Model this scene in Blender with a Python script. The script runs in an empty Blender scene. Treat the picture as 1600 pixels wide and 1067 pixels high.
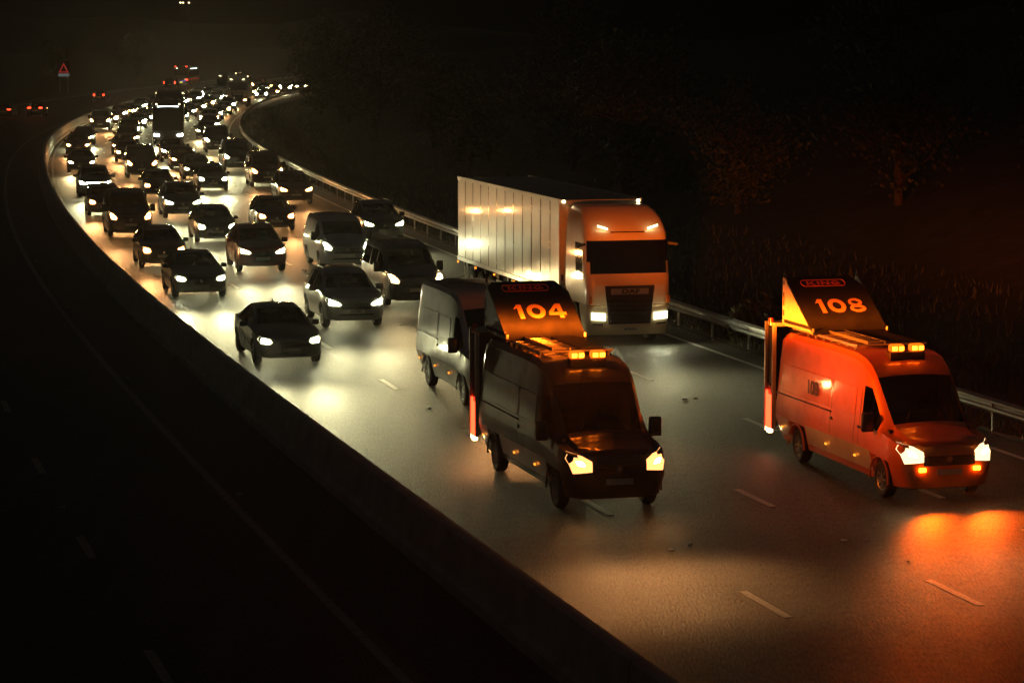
import bpy, bmesh, math, random
import numpy as np
from mathutils import Matrix, Vector

random.seed(7)
rad = math.radians
SC = bpy.context.scene
COL = SC.collection

# ------------------------------------------------------------------ camera
CAM_H, CAM_F, CAM_PITCH = 8.85, 4115.0, math.atan((533.5 - 54.2) / 4115.0)
cam_data = bpy.data.cameras.new('camera')
cam_data.sensor_width = 36.0
cam_data.lens = 36.0 * CAM_F / 1600.0
cam_data.clip_start, cam_data.clip_end = 0.5, 6000
cam = bpy.data.objects.new('camera', cam_data)
COL.objects.link(cam)
cam.location = (0, 0, CAM_H)
cam.rotation_euler = (rad(90) - CAM_PITCH, 0, 0)
SC.camera = cam

# ------------------------------------------------------------------ night sky
world = bpy.data.worlds.new('World')
SC.world = world
world.use_nodes = True
wn = world.node_tree
sky = wn.nodes.new('ShaderNodeTexSky')
sky.sky_type = 'NISHITA'
sky.sun_disc = False
sky.sun_elevation = rad(-3)
sky.sun_rotation = rad(200)
warm = wn.nodes.new('ShaderNodeMix'); warm.data_type = 'RGBA'; warm.blend_type = 'MULTIPLY'
warm.inputs[0].default_value = 1.0
warm.inputs[7].default_value = (1.0, 0.90, 0.74, 1)          # sodium-tinted overcast
wn.links.new(sky.outputs[0], warm.inputs[6])
wn.links.new(warm.outputs[2], wn.nodes['Background'].inputs['Color'])
wn.nodes['Background'].inputs['Strength'].default_value = 0.13

sun_d = bpy.data.lights.new('moon', 'SUN')
sun_d.energy = 0.004
sun_d.angle = rad(0.5)
sun_d.color = (1.0, 0.93, 0.82)
sun = bpy.data.objects.new('moon', sun_d)
COL.objects.link(sun)
sun.rotation_euler = (rad(40), 0, rad(30))

vs = SC.view_settings
vs.view_transform = 'Standard'
vs.look = 'None'
vs.gamma = 1.0
vs.exposure = 0.0
vs.use_curve_mapping = False
SC.cycles.use_denoising = True
SC.cycles.max_bounces = 5
SC.cycles.use_adaptive_sampling = True
SC.cycles.adaptive_threshold = 0.02
SC.cycles.diffuse_bounces = 1
SC.cycles.glossy_bounces = 3
SC.cycles.transmission_bounces = 4
SC.cycles.transparent_max_bounces = 10
SC.cycles.volume_bounces = 0
SC.cycles.sample_clamp_indirect = 4.0
SC.cycles.sample_clamp_direct = 0.0
SC.cycles.caustics_reflective = False
SC.cycles.caustics_refractive = False

# light levels, all lamps
BEAM = 3000.0          # one headlamp
LENS = 170.0            # glow of a headlamp glass
BEACON = 13000.0         # one amber beacon module
TAIL = 9.0

# ------------------------------------------------------------------ road axis: fitted bend
KS = [-60, -20, 60, 120, 180, 240, 300, 400, 900]
KK = [0.0, 0.000128, 0.000962, 0.000571, 0.001228, 0.000683, 0.0009, 0.00045, 0.0003]
_S = np.arange(-60, 900, 1.0)
_k = np.interp(_S, KS, KK)
_th = np.concatenate([[0], np.cumsum((_k[1:] + _k[:-1]) / 2)])
_i0 = 60
_th = _th - _th[_i0] - 0.272
_X = np.concatenate([[0], np.cumsum((np.sin(_th[1:]) + np.sin(_th[:-1])) / 2)])
_Y = np.concatenate([[0], np.cumsum((np.cos(_th[1:]) + np.cos(_th[:-1])) / 2)])
_X = _X - _X[_i0] + 4.093
_Y = _Y - _Y[_i0] + 40.0


def road(s, d, z=0.0):
    """point s metres along the bend, d metres to the right of the first lane line"""
    x = float(np.interp(s, _S, _X)); y = float(np.interp(s, _S, _Y)); t = float(np.interp(s, _S, _th))
    return Vector((x + d * math.cos(t), y - d * math.sin(t), z))


def heading(s):
    return float(np.interp(s, _S, _th))


# ------------------------------------------------------------------ mesh helper
class MB:
    def __init__(self):
        self.v = []; self.f = []

    def add(self, vs, fs):
        n = len(self.v)
        self.v += [tuple(p) for p in vs]
        self.f += [tuple(i + n for i in q) for q in fs]
        return self

    def box(self, x0, x1, y0, y1, z0, z1, b=0.0):
        if b <= 0:
            vs = [(x, y, z) for x in (x0, x1) for y in (y0, y1) for z in (z0, z1)]
            return self.add(vs, [(0, 1, 3, 2), (4, 6, 7, 5), (0, 4, 5, 1), (2, 3, 7, 6), (0, 2, 6, 4), (1, 5, 7, 3)])
        bm = bmesh.new()
        bmesh.ops.create_cube(bm, size=1)
        for v in bm.verts:
            v.co = Vector(((x0 + x1) / 2 + v.co.x * (x1 - x0), (y0 + y1) / 2 + v.co.y * (y1 - y0), (z0 + z1) / 2 + v.co.z * (z1 - z0)))
        bmesh.ops.bevel(bm, geom=bm.edges[:], offset=b, segments=2, affect='EDGES', profile=0.5)
        bm.verts.index_update()
        self.add([v.co[:] for v in bm.verts], [[v.index for v in f.verts] for f in bm.faces])
        bm.free()
        return self

    def bar(self, a, b, w, h=None):
        """square bar from a to b"""
        a = Vector(a); b = Vector(b); h = h or w
        d = (b - a).normalized()
        up = Vector((0, 0, 1)) if abs(d.z) < 0.9 else Vector((1, 0, 0))
        s = d.cross(up).normalized(); u = s.cross(d)
        vs = [p + s * sx * w / 2 + u * sz * h / 2 for p in (a, b) for sx, sz in ((-1, -1), (1, -1), (1, 1), (-1, 1))]
        return self.add(vs, [(3, 2, 1, 0), (4, 5, 6, 7), (0, 1, 5, 4), (1, 2, 6, 5), (2, 3, 7, 6), (3, 0, 4, 7)])

    def tube(self, pts, rs, n=8, cap=True):
        pts = [Vector(p) for p in pts]
        if not isinstance(rs, (list, tuple)):
            rs = [rs] * len(pts)
        vs = []; fs = []
        for i, p in enumerate(pts):
            d = (pts[min(i + 1, len(pts) - 1)] - pts[max(i - 1, 0)]).normalized()
            up = Vector((0, 0, 1)) if abs(d.z) < 0.95 else Vector((1, 0, 0))
            s = d.cross(up).normalized(); u = s.cross(d)
            for k in range(n):
                a = 2 * math.pi * k / n
                vs.append(p + (s * math.cos(a) + u * math.sin(a)) * rs[i])
        for i in range(len(pts) - 1):
            for k in range(n):
                fs.append((i * n + k, i * n + (k + 1) % n, (i + 1) * n + (k + 1) % n, (i + 1) * n + k))
        if cap:
            fs.append(tuple(range(n - 1, -1, -1))); fs.append(tuple((len(pts) - 1) * n + k for k in range(n)))
        return self.add(vs, fs)

    def lathe_y(self, prof, n=20, c=(0, 0, 0)):
        """profile of (radius, y) spun about the y axis"""
        vs = []; fs = []
        for r, y in prof:
            for k in range(n):
                a = 2 * math.pi * k / n
                vs.append((c[0] + r * math.cos(a), c[1] + y, c[2] + r * math.sin(a)))
        for i in range(len(prof) - 1):
            for k in range(n):
                fs.append((i * n + k, i * n + (k + 1) % n, (i + 1) * n + (k + 1) % n, (i + 1) * n + k))
        return self.add(vs, fs)

    def prism(self, outline, fx, t):
        """outline of (y, z) points; fx(y, z) gives x of the outer face; t thickness backwards"""
        n = len(outline)
        vs = [(fx(y, z), y, z) for y, z in outline] + [(fx(y, z) - t, y, z) for y, z in outline]
        fs = [tuple(range(n)), tuple(range(2 * n - 1, n - 1, -1))]
        fs += [(i, i + n, (i + 1) % n + n, (i + 1) % n) for i in range(n)]
        return self.add(vs, fs)

    def mesh(self, name, mat, smooth=None):
        me = bpy.data.meshes.new(name)
        me.from_pydata(self.v, [], self.f)
        bm = bmesh.new(); bm.from_mesh(me)
        bmesh.ops.recalc_face_normals(bm, faces=bm.faces[:])
        bm.to_mesh(me); bm.free()
        if mat is not None:
            me.materials.append(mat)
        if smooth:
            me.shade_smooth()
            me.set_sharp_from_angle(angle=rad(smooth))
        me.update()
        return me

    def build(self, name, mat, parent=None, smooth=None, color=None):
        return link(name, self.mesh(name, mat, smooth), parent, color)


def link(name, data, parent=None, color=None):
    o = bpy.data.objects.new(name, data)
    COL.objects.link(o)
    if parent is not None:
        o.parent = parent
    if color is not None:
        o.color = (*color, 1)
    return o


def thing(name, label, cat, group=None):
    o = bpy.data.objects.new(name, None)
    COL.objects.link(o)
    o.empty_display_size = 0.3
    return tag(o, label, cat, group)


def tag(o, label=None, cat=None, group=None, kind=None):
    if label: o['label'] = label
    if cat: o['category'] = cat
    if group: o['group'] = group
    if kind: o['kind'] = kind
    return o


def copy_tree(o, parent=None):
    c = o.copy()
    COL.objects.link(c)
    c.parent = parent
    for ch in list(o.children):
        copy_tree(ch, c)
    return c


def walk(o):
    yield o
    for ch in o.children:
        yield from walk(ch)


# ------------------------------------------------------------------ materials
def nodes(name):
    m = bpy.data.materials.new(name)
    m.use_nodes = True
    return m, m.node_tree, m.node_tree.nodes['Principled BSDF']


def noise(nt, scale, detail=4, coord='Object', rough=0.6):
    tc = nt.nodes.new('ShaderNodeTexCoord'); n = nt.nodes.new('ShaderNodeTexNoise')
    n.inputs['Scale'].default_value = scale; n.inputs['Detail'].default_value = detail; n.inputs['Roughness'].default_value = rough
    nt.links.new(tc.outputs[coord], n.inputs['Vector'])
    return n


def ramp(nt, src, stops):
    r = nt.nodes.new('ShaderNodeValToRGB')
    while len(r.color_ramp.elements) < len(stops):
        r.color_ramp.elements.new(0.5)
    for e, (p, c) in zip(r.color_ramp.elements, stops):
        e.position = p; e.color = c if len(c) == 4 else (*c, 1)
    nt.links.new(src, r.inputs[0])
    return r


def simple(name, col, rough=0.5, metal=0.0, coat=0.0, vary=0.25, scale=6.0, bump=0.0, spec=0.5):
    m, nt, p = nodes(name)
    n = noise(nt, scale, 5)
    lo = tuple(c * (1 - vary) for c in col); hi = tuple(min(1, c * (1 + vary)) for c in col)
    r = ramp(nt, n.outputs[0], [(0.3, lo), (0.7, hi)])
    nt.links.new(r.outputs[0], p.inputs['Base Color'])
    p.inputs['Roughness'].default_value = rough
    p.inputs['Metallic'].default_value = metal
    p.inputs['Coat Weight'].default_value = coat
    p.inputs['Coat Roughness'].default_value = 0.06
    p.inputs['Specular IOR Level'].default_value = spec
    if bump:
        b = nt.nodes.new('ShaderNodeBump'); b.inputs['Strength'].default_value = bump; b.inputs['Distance'].default_value = 0.01
        nt.links.new(n.outputs[0], b.inputs['Height']); nt.links.new(b.outputs[0], p.inputs['Normal'])
    return m


def emit(name, col, strength, own=False):
    m = bpy.data.materials.new(name); m.use_nodes = True
    nt = m.node_tree; nt.nodes.clear()
    out = nt.nodes.new('ShaderNodeOutputMaterial'); e = nt.nodes.new('ShaderNodeEmission')
    e.inputs['Strength'].default_value = strength
    if own:
        oi = nt.nodes.new('ShaderNodeObjectInfo'); nt.links.new(oi.outputs['Color'], e.inputs['Color'])
    else:
        e.inputs['Color'].default_value = (*col, 1)
    nt.links.new(e.outputs[0], out.inputs[0])
    return m


def make_paint():
    m, nt, p = nodes('car_paint')
    oi = nt.nodes.new('ShaderNodeObjectInfo')
    n = noise(nt, 2.5, 6)
    dirt = nt.nodes.new('ShaderNodeMix'); dirt.data_type = 'RGBA'
    r = ramp(nt, n.outputs[0], [(0.45, (0, 0, 0)), (0.85, (0.35, 0.35, 0.35))])
    nt.links.new(r.outputs[0], dirt.inputs[0])
    nt.links.new(oi.outputs['Color'], dirt.inputs[6]); dirt.inputs[7].default_value = (0.10, 0.09, 0.075, 1)
    nt.links.new(dirt.outputs[2], p.inputs['Base Color'])
    rr = ramp(nt, n.outputs[0], [(0.3, (0.30,) * 3), (0.8, (0.55,) * 3)])
    nt.links.new(rr.outputs[0], p.inputs['Roughness'])
    p.inputs['Metallic'].default_value = 0.15
    p.inputs['Coat Weight'].default_value = 0.9
    p.inputs['Coat Roughness'].default_value = 0.07
    return m


def make_glass():
    m = bpy.data.materials.new('window_glass'); m.use_nodes = True
    nt = m.node_tree; nt.nodes.clear()
    out = nt.nodes.new('ShaderNodeOutputMaterial'); mx = nt.nodes.new('ShaderNodeMixShader')
    tr = nt.nodes.new('ShaderNodeBsdfTransparent'); tr.inputs[0].default_value = (0.30, 0.33, 0.31, 1)
    gl = nt.nodes.new('ShaderNodeBsdfGlossy'); gl.inputs['Roughness'].default_value = 0.04; gl.inputs[0].default_value = (0.9, 0.9, 0.9, 1)
    lw = nt.nodes.new('ShaderNodeFresnel'); lw.inputs[0].default_value = 1.5
    nt.links.new(lw.outputs[0], mx.inputs[0]); nt.links.new(tr.outputs[0], mx.inputs[1]); nt.links.new(gl.outputs[0], mx.inputs[2])
    nt.links.new(mx.outputs[0], out.inputs[0])
    return m


def make_asphalt(name, col):
    m, nt, p = nodes(name)
    tc = nt.nodes.new('ShaderNodeTexCoord')
    grit = noise(nt, 1.0, 5, rough=0.7); mid = noise(nt, 2.5, 5)
    mapp = nt.nodes.new('ShaderNodeMapping'); mapp.inputs['Rotation'].default_value[2] = -0.24; mapp.inputs['Scale'].default_value = (2.2, 0.05, 1)
    mg = nt.nodes.new('ShaderNodeMapping'); mg.inputs['Rotation'].default_value[2] = -0.24; mg.inputs['Scale'].default_value = (26, 4.5, 1)
    nt.links.new(tc.outputs['Object'], mg.inputs[0]); nt.links.new(mg.outputs[0], grit.inputs['Vector'])
    st = nt.nodes.new('ShaderNodeTexNoise'); st.inputs['Scale'].default_value = 1.0; st.inputs['Detail'].default_value = 4
    nt.links.new(tc.outputs['Object'], mapp.inputs[0]); nt.links.new(mapp.outputs[0], st.inputs['Vector'])
    a = nt.nodes.new('ShaderNodeMath'); a.operation = 'ADD'
    nt.links.new(mid.outputs[0], a.inputs[0]); nt.links.new(st.outputs[0], a.inputs[1])
    b = nt.nodes.new('ShaderNodeMath'); b.operation = 'MULTIPLY_ADD'; b.inputs[1].default_value = 1.8
    nt.links.new(grit.outputs[0], b.inputs[0]); nt.links.new(a.outputs[0], b.inputs[2])
    lo = tuple(c * 0.45 for c in col); hi = tuple(c * 1.9 for c in col)
    mr = nt.nodes.new('ShaderNodeMapRange'); mr.inputs[1].default_value = 1.35; mr.inputs[2].default_value = 2.45
    nt.links.new(b.outputs[0], mr.inputs[0])
    r = ramp(nt, mr.outputs[0], [(0.15, lo), (0.85, hi)])
    nt.links.new(r.outputs[0], p.inputs['Base Color'])
    rr = ramp(nt, a.outputs[0], [(0.35, (0.36,) * 3), (0.65, (0.58,) * 3)])
    nt.links.new(rr.outputs[0], p.inputs['Roughness'])
    sr = nt.nodes.new('ShaderNodeMapRange'); sr.inputs[1].default_value = .3; sr.inputs[2].default_value = .7; sr.inputs[3].default_value = .05; sr.inputs[4].default_value = .80
    nt.links.new(grit.outputs[0], sr.inputs[0]); nt.links.new(sr.outputs[0], p.inputs['Specular IOR Level'])
    bp = nt.nodes.new('ShaderNodeBump'); bp.inputs['Strength'].default_value = 0.55; bp.inputs['Distance'].default_value = 0.016
    nt.links.new(grit.outputs[0], bp.inputs['Height']); nt.links.new(bp.outputs[0], p.inputs['Normal'])
    return m


def make_leaf(name, c0, c1):
    m, nt, p = nodes(name)
    oi = nt.nodes.new('ShaderNodeNewGeometry')
    r = ramp(nt, oi.outputs['Random Per Island'], [(0.0, c0), (1.0, c1)])
    nt.links.new(r.outputs[0], p.inputs['Base Color'])
    p.inputs['Roughness'].default_value = 0.6
    return m


M = {}
M['paint'] = make_paint()
M['glass'] = make_glass()
M['asphalt'] = make_asphalt('asphalt', (0.044, 0.040, 0.030))
M['asphalt_old'] = make_asphalt('asphalt_old', (0.036, 0.035, 0.032))
M['line'] = simple('road_paint', (0.80, 0.78, 0.70), 0.55, vary=0.3, scale=14, bump=0.2)
M['line_dim'] = simple('dim_road_paint', (0.26, 0.25, 0.22), 0.6, vary=0.4, scale=9, bump=0.2)  # road paint darkened to offset stray lamp light on the opposite side
M['stud'] = simple('stud_rubber', (0.45, 0.44, 0.40), 0.35)
M['concrete'] = simple('concrete', (0.36, 0.34, 0.30), 0.75, vary=0.25, scale=1.6, bump=0.25)
M['steel'] = simple('galvanised_steel', (0.46, 0.46, 0.44), 0.42, metal=0.75, vary=0.2, scale=3)
M['grass'] = make_leaf('grass_blades', (0.035, 0.05, 0.012), (0.10, 0.11, 0.035))
M['soil'] = simple('verge_soil', (0.045, 0.045, 0.022), 0.95, vary=0.45, scale=1.2, bump=0.6)
M['leaf'] = make_leaf('tree_leaves', (0.025, 0.04, 0.012), (0.06, 0.065, 0.022))
M['bark'] = simple('bark', (0.05, 0.04, 0.03), 0.9, vary=0.4, scale=9, bump=0.6)
M['tyre'] = simple('tyre_rubber', (0.022, 0.022, 0.022), 0.75, vary=0.3, scale=12)
M['rim'] = simple('wheel_rim', (0.52, 0.52, 0.52), 0.32, metal=0.85, vary=0.15)
M['black'] = simple('black_plastic', (0.018, 0.018, 0.018), 0.5, vary=0.35, scale=8)
M['dark'] = simple('dark_trim', (0.03, 0.03, 0.032), 0.35, vary=0.3, scale=8)
M['seat'] = simple('seat_fabric', (0.03, 0.03, 0.032), 0.85, vary=0.3, scale=20)
M['chrome'] = simple('chrome', (0.7, 0.7, 0.7), 0.12, metal=1.0, vary=0.05)
M['plate'] = simple('number_plate', (0.62, 0.60, 0.50), 0.4, vary=0.08)
M['plate_rear'] = simple('rear_number_plate', (0.70, 0.48, 0.04), 0.4, vary=0.08)
M['plate_ink'] = simple('plate_letters', (0.02, 0.02, 0.02), 0.5)
M['lamp'] = emit('headlamp_glow', None, LENS, own=True)
M['lens'] = emit('headlamp_glare_lens', None, 2.4, own=True)  # glow of the outer lens stands for glare round the lamp
M['coach_lamp'] = emit('coach_lamp', (1, .95, .7), 60)
M['tail'] = emit('tail_glow', (1.0, 0.035, 0.01), TAIL)
M['tail_off'] = simple('tail_lens', (0.30, 0.01, 0.008), 0.18, coat=0.5)
M['beacon'] = emit('amber_beacon', (1.0, 0.16, 0.006), 22)
M['dome'] = emit('amber_halo_dome', (1.0, 0.12, 0.004), 2.2)  # glowing dome stands for the orange halo round the beacon
M['amber'] = emit('amber_marker', (1.0, 0.26, 0.02), 2.6)
M['marker'] = emit('white_marker', (1.0, 0.78, 0.38), 9)
M['indicator'] = simple('amber_lens', (0.55, 0.16, 0.02), 0.3)
M['beacon_base'] = simple('beacon_base', (0.05, 0.03, 0.02), 0.35)
M['trailer'] = simple('trailer_panel', (0.66, 0.66, 0.62), 0.30, metal=0.25, coat=0.5, vary=0.10, scale=0.9)
M['trailer_frame'] = simple('trailer_frame', (0.60, 0.60, 0.57), 0.35, metal=0.5, vary=0.12)
M['cabin'] = simple('lorry_paint', (0.74, 0.60, 0.38), 0.28, coat=0.9, vary=0.06, scale=1.2)
M['board'] = simple('matt_black_board', (0.016, 0.015, 0.014), 0.55, vary=0.4, scale=3)
M['decal'] = simple('amber_lit_letters', (0.88, 0.42, 0.14), 0.35, vary=0.06)  # white letters with the amber beacon light put into their colour
M['decal_red'] = simple('red_letters', (0.80, 0.14, 0.05), 0.45, vary=0.1)
M['decal_dark'] = simple('dark_letters', (0.09, 0.05, 0.03), 0.45, vary=0.1)
M['gusset'] = simple('bracket_paint', (0.66, 0.60, 0.50), 0.45, vary=0.15)
M['board_red'] = simple('red_board', (0.50, 0.03, 0.02), 0.35, coat=0.4, vary=0.15)
M['sign_white'] = simple('sign_white', (0.75, 0.75, 0.72), 0.5, vary=0.05)
M['sign_red'] = emit('red_diodes', (1.0, 0.06, 0.05), .22)
M['sign_pale'] = emit('white_diodes', (0.8, 0.85, 0.8), .10)
M['screen'] = emit('lit_display', (0.75, 0.95, 0.90), 4.0)
M['blue'] = emit('blue_panel', (0.10, 0.10, 0.9), 0.7)
M['street'] = emit('street_lamp_glow', (1.0, 0.72, 0.36), 16)
M['hill'] = simple('dark_hillside', (0.03, 0.035, 0.018), 0.95, vary=0.4, scale=0.02)

WARM, COOL, NEUT = (1.0, 0.45, 0.15), (1.0, 0.92, 0.48), (1.0, 0.74, 0.33)


# ------------------------------------------------------------------ lamp beams
def beam_light(name, col, power):
    """dipped-beam pattern: wide, flat-topped, hottest just under the horizontal"""
    l = bpy.data.lights.new(name, 'SPOT')
    l.energy = power
    l.color = col
    l.spot_size = rad(110); l.spot_blend = 0.5
    l.shadow_soft_size = 0.07
    l.use_nodes = True
    nt = l.node_tree; em = nt.nodes['Emission']

    def mth(op, a, b=None, c=None):
        n = nt.nodes.new('ShaderNodeMath'); n.operation = op
        for i, q in enumerate((a, b, c)):
            if q is None: continue
            if isinstance(q, (int, float)): n.inputs[i].default_value = q
            else: nt.links.new(q, n.inputs[i])
        return n.outputs[0]
    tc = nt.nodes.new('ShaderNodeTexCoord'); sp = nt.nodes.new('ShaderNodeSeparateXYZ')
    nt.links.new(tc.outputs['Normal'], sp.inputs[0])
    fz = mth('MAXIMUM', mth('MULTIPLY', sp.outputs[2], -1.0), 0.02)
    a = mth('DIVIDE', sp.outputs[0], fz); e = mth('DIVIDE', sp.outputs[1], fz)

    def gauss(x, c, w):
        q = mth('DIVIDE', mth('SUBTRACT', x, c), w)
        return mth('EXPONENT', mth('MULTIPLY', mth('MULTIPLY', q, q), -1.0))
    cut = nt.nodes.new('ShaderNodeMapRange'); cut.interpolation_type = 'SMOOTHSTEP'
    cut.inputs[1].default_value = 0.0; cut.inputs[2].default_value = -0.036; cut.inputs[3].default_value = 0; cut.inputs[4].default_value = 1
    nt.links.new(e, cut.inputs[0])
    hot = mth('MULTIPLY', gauss(a, 0.0, 0.16), gauss(e, -0.075, 0.05))
    wide = mth('MULTIPLY', mth('MULTIPLY', gauss(a, 0.0, 0.55), gauss(e, -0.06, 0.08)), 0.12)
    reach = mth('MULTIPLY', mth('MULTIPLY', gauss(a, 0.0, 0.22), gauss(e, -0.036, 0.022)), 0.42)
    tot = mth('MULTIPLY', mth('ADD', mth('ADD', hot, reach), wide), cut.outputs[0])
    tot = mth('ADD', tot, mth('MULTIPLY', gauss(e, 0.05, 0.16), 0.020))
    nt.links.new(tot, em.inputs['Strength'])
    return l


BEAMS = {'warm': beam_light('warm_beam', WARM, BEAM * 0.8), 'cool': beam_light('cool_beam', COOL, BEAM), 'neut': beam_light('white_beam', NEUT, BEAM * 0.9), 'van': beam_light('van_beam', (1.0, .42, .13), BEAM * 0.6)}
LAMPCOL = {'warm': (1.0, 0.42, 0.12), 'cool': (1.0, 1.0, 0.60), 'neut': (1.0, 0.70, 0.32)}
FWD = Matrix(((0, 0, -1, 0), (-1, 0, 0, 0), (0, 1, 0, 0), (0, 0, 0, 1)))


def add_beam(parent, x, y, z, kind, pitch=0.0):
    o = link('headlight_beam', BEAMS[kind], parent)
    o.matrix_local = Matrix.Translation((x, y, z)) @ FWD @ Matrix.Rotation(rad(-pitch), 4, 'X')
    return o


# ------------------------------------------------------------------ text
def text_mesh(txt, size, mat, bold=0.0, ext=0.006, xs=1.0):
    cu = bpy.data.curves.new('lettering', 'FONT')
    cu.body = txt; cu.size = size; cu.extrude = ext; cu.offset = bold
    cu.align_x = 'CENTER'; cu.align_y = 'CENTER'; cu.resolution_u = 4
    ob = bpy.data.objects.new('lettering', cu)
    COL.objects.link(ob)
    dg = bpy.context.evaluated_depsgraph_get()
    me = bpy.data.meshes.new_from_object(ob.evaluated_get(dg))
    bpy.data.objects.remove(ob)
    for v in me.vertices:
        v.co.x *= xs
    me.materials.clear(); me.materials.append(mat)
    return me


def ring2(cx, cy, ro, ri, rx=1.0, a0=0, a1=360, n=28, z=0.0):
    out = []
    for i in range(n + 1):
        a = rad(a0 + (a1 - a0) * i / n)
        out.append((cx + rx * ro * math.cos(a), cy + ro * math.sin(a), cx + (rx * ro - (ro - ri) * 1.15) * math.cos(a), cy + ri * math.sin(a)))
    return [[(p[0], p[1]), (q[0], q[1]), (q[2], q[3]), (p[2], p[3])] for p, q in zip(out, out[1:])]


GLYPH = {   # wide bold lettering, unit cap height: polygons, advance
    '1': ([[(.0, .70), (.22, .74), (.22, .74), (.22, 1.0)], [(.22, 0), (.48, 0), (.48, 1.0), (.22, 1.0)]], .72),
    '0': (ring2(.52, .5, .5, .27, 1.04), 1.22),
    '4': ([[(.50, 1.0), (.80, 1.0), (.80, .44), (.56, .44)], [(.0, .40), (.0, .20), (.98, .20), (.98, .40)], [(.56, .20), (.56, 0), (.80, 0), (.80, .20)], [(.0, .40), (.26, .40), (.56, .80), (.50, 1.0)], [(.56, .40), (.80, .40), (.80, .45), (.56, .45)]], 1.12),
    '8': (ring2(.48, .725, .275, .115, 1.5) + ring2(.48, .27, .27, .09, 1.75), 1.10),
    'K': ([[(0, 0), (.26, 0), (.26, 1), (0, 1)], [(.30, .50), (.70, 1), (1.04, 1), (.58, .52)], [(.30, .50), (.58, .52), (1.08, 0), (.74, 0)]], 1.26),
    'I': ([[(0, 0), (.27, 0), (.27, 1), (0, 1)]], .45),
    'N': ([[(0, 0), (.25, 0), (.25, 1), (0, 1)], [(.75, 0), (1.0, 0), (1.0, 1), (.75, 1)], [(.26, 1.0), (.26, .66), (.74, 0), (.74, .34)]], 1.18),
    'G': (ring2(.55, .5, .5, .26, 1.1, 40, 318) + [[(.56, .30), (.56, .52), (1.08, .52), (1.08, .18)]], 1.2),
}


def sign_text(txt, h, w, mat, parent, origin, right, up, name='lettering', t=.004):
    """cut-out letters: cap height h, total width w"""
    tot = sum(GLYPH[c][1] for c in txt) - .2
    mb = MB(); x = -tot / 2; sx = w / tot; k = 0
    for c in txt:
        for poly in GLYPH[c][0]:
            q = []
            for p in poly:
                if not q or (abs(p[0] - q[-1][0]) + abs(p[1] - q[-1][1])) > 1e-4: q.append(p)
            z = t + (k % 3) * .0007; k += 1
            n = len(q)
            mb.add([((x + a) * sx, (b - .5) * h, z) for a, b in q] + [((x + a) * sx, (b - .5) * h, 0) for a, b in q], [tuple(range(n))] + [(i, (i + 1) % n, (i + 1) % n + n, i + n) for i in range(n)])
        x += GLYPH[c][1]
    o = link(name, mb.mesh(name, mat), parent)
    o.matrix_local = frame_mat(origin, right, up)
    return o


def frame_mat(origin, right, up):
    r = Vector(right).normalized(); u = Vector(up).normalized(); n = r.cross(u)
    m = Matrix((r, u, n)).transposed().to_4x4()
    m.translation = Vector(origin)
    return m


def put_text(txt, size, mat, parent, origin, right, up, bold=0.0, xs=1.0, name='lettering'):
    o = link(name, text_mesh(txt, size, mat, bold, xs=xs), parent)
    o.matrix_local = frame_mat(origin, right, up)
    return o


# ------------------------------------------------------------------ wheels
_wheels = {}


def wheel(parent, x, y, r, w=0.22, side=1, spokes=5, rimf=0.68):
    key = (round(r, 3), w, spokes)
    if key not in _wheels:
        t = MB().lathe_y([(r * rimf, -w / 2 + .015), (r * .80, -w / 2), (r * .93, -w / 2 + .01), (r, -w / 2 + .04), (r, w / 2 - .04), (r * .93, w / 2 - .01), (r * .80, w / 2), (r * rimf, w / 2 - .015)], 26)
        d = MB().lathe_y([(r * rimf, w / 2 - .012), (r * (rimf - .07), w / 2 - .03), (r * (rimf - .08), w / 2 - .10)], 26)
        d.lathe_y([(r * .19, w / 2 - .055), (r * .17, w / 2 - .025), (0.001, w / 2 - .02)], 12)
        for k in range(spokes):
            a = 2 * math.pi * k / spokes
            c, s = math.cos(a), math.sin(a)
            d.bar((c * r * .1, w / 2 - .04, s * r * .1), (c * r * (rimf - .04), w / 2 - .032, s * r * (rimf - .04)), 0.07 if spokes < 7 else 0.045, 0.03)
        bk = MB().lathe_y([(r * (rimf - .07), w / 2 - .11), (0.001, w / 2 - .11)], 16)
        _wheels[key] = (t.mesh('tyre', M['tyre'], 40), d.mesh('rim', M['rim'], 35), bk.mesh('brake_disc', M['black'], 40))
    t, d, bk = _wheels[key]
    h = link('wheel', t, parent)
    h.location = (x, y, r)
    if side < 0:
        h.rotation_euler = (0, 0, math.pi)
    link('rim', d, h); link('brake_disc', bk, h)
    return h


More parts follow.
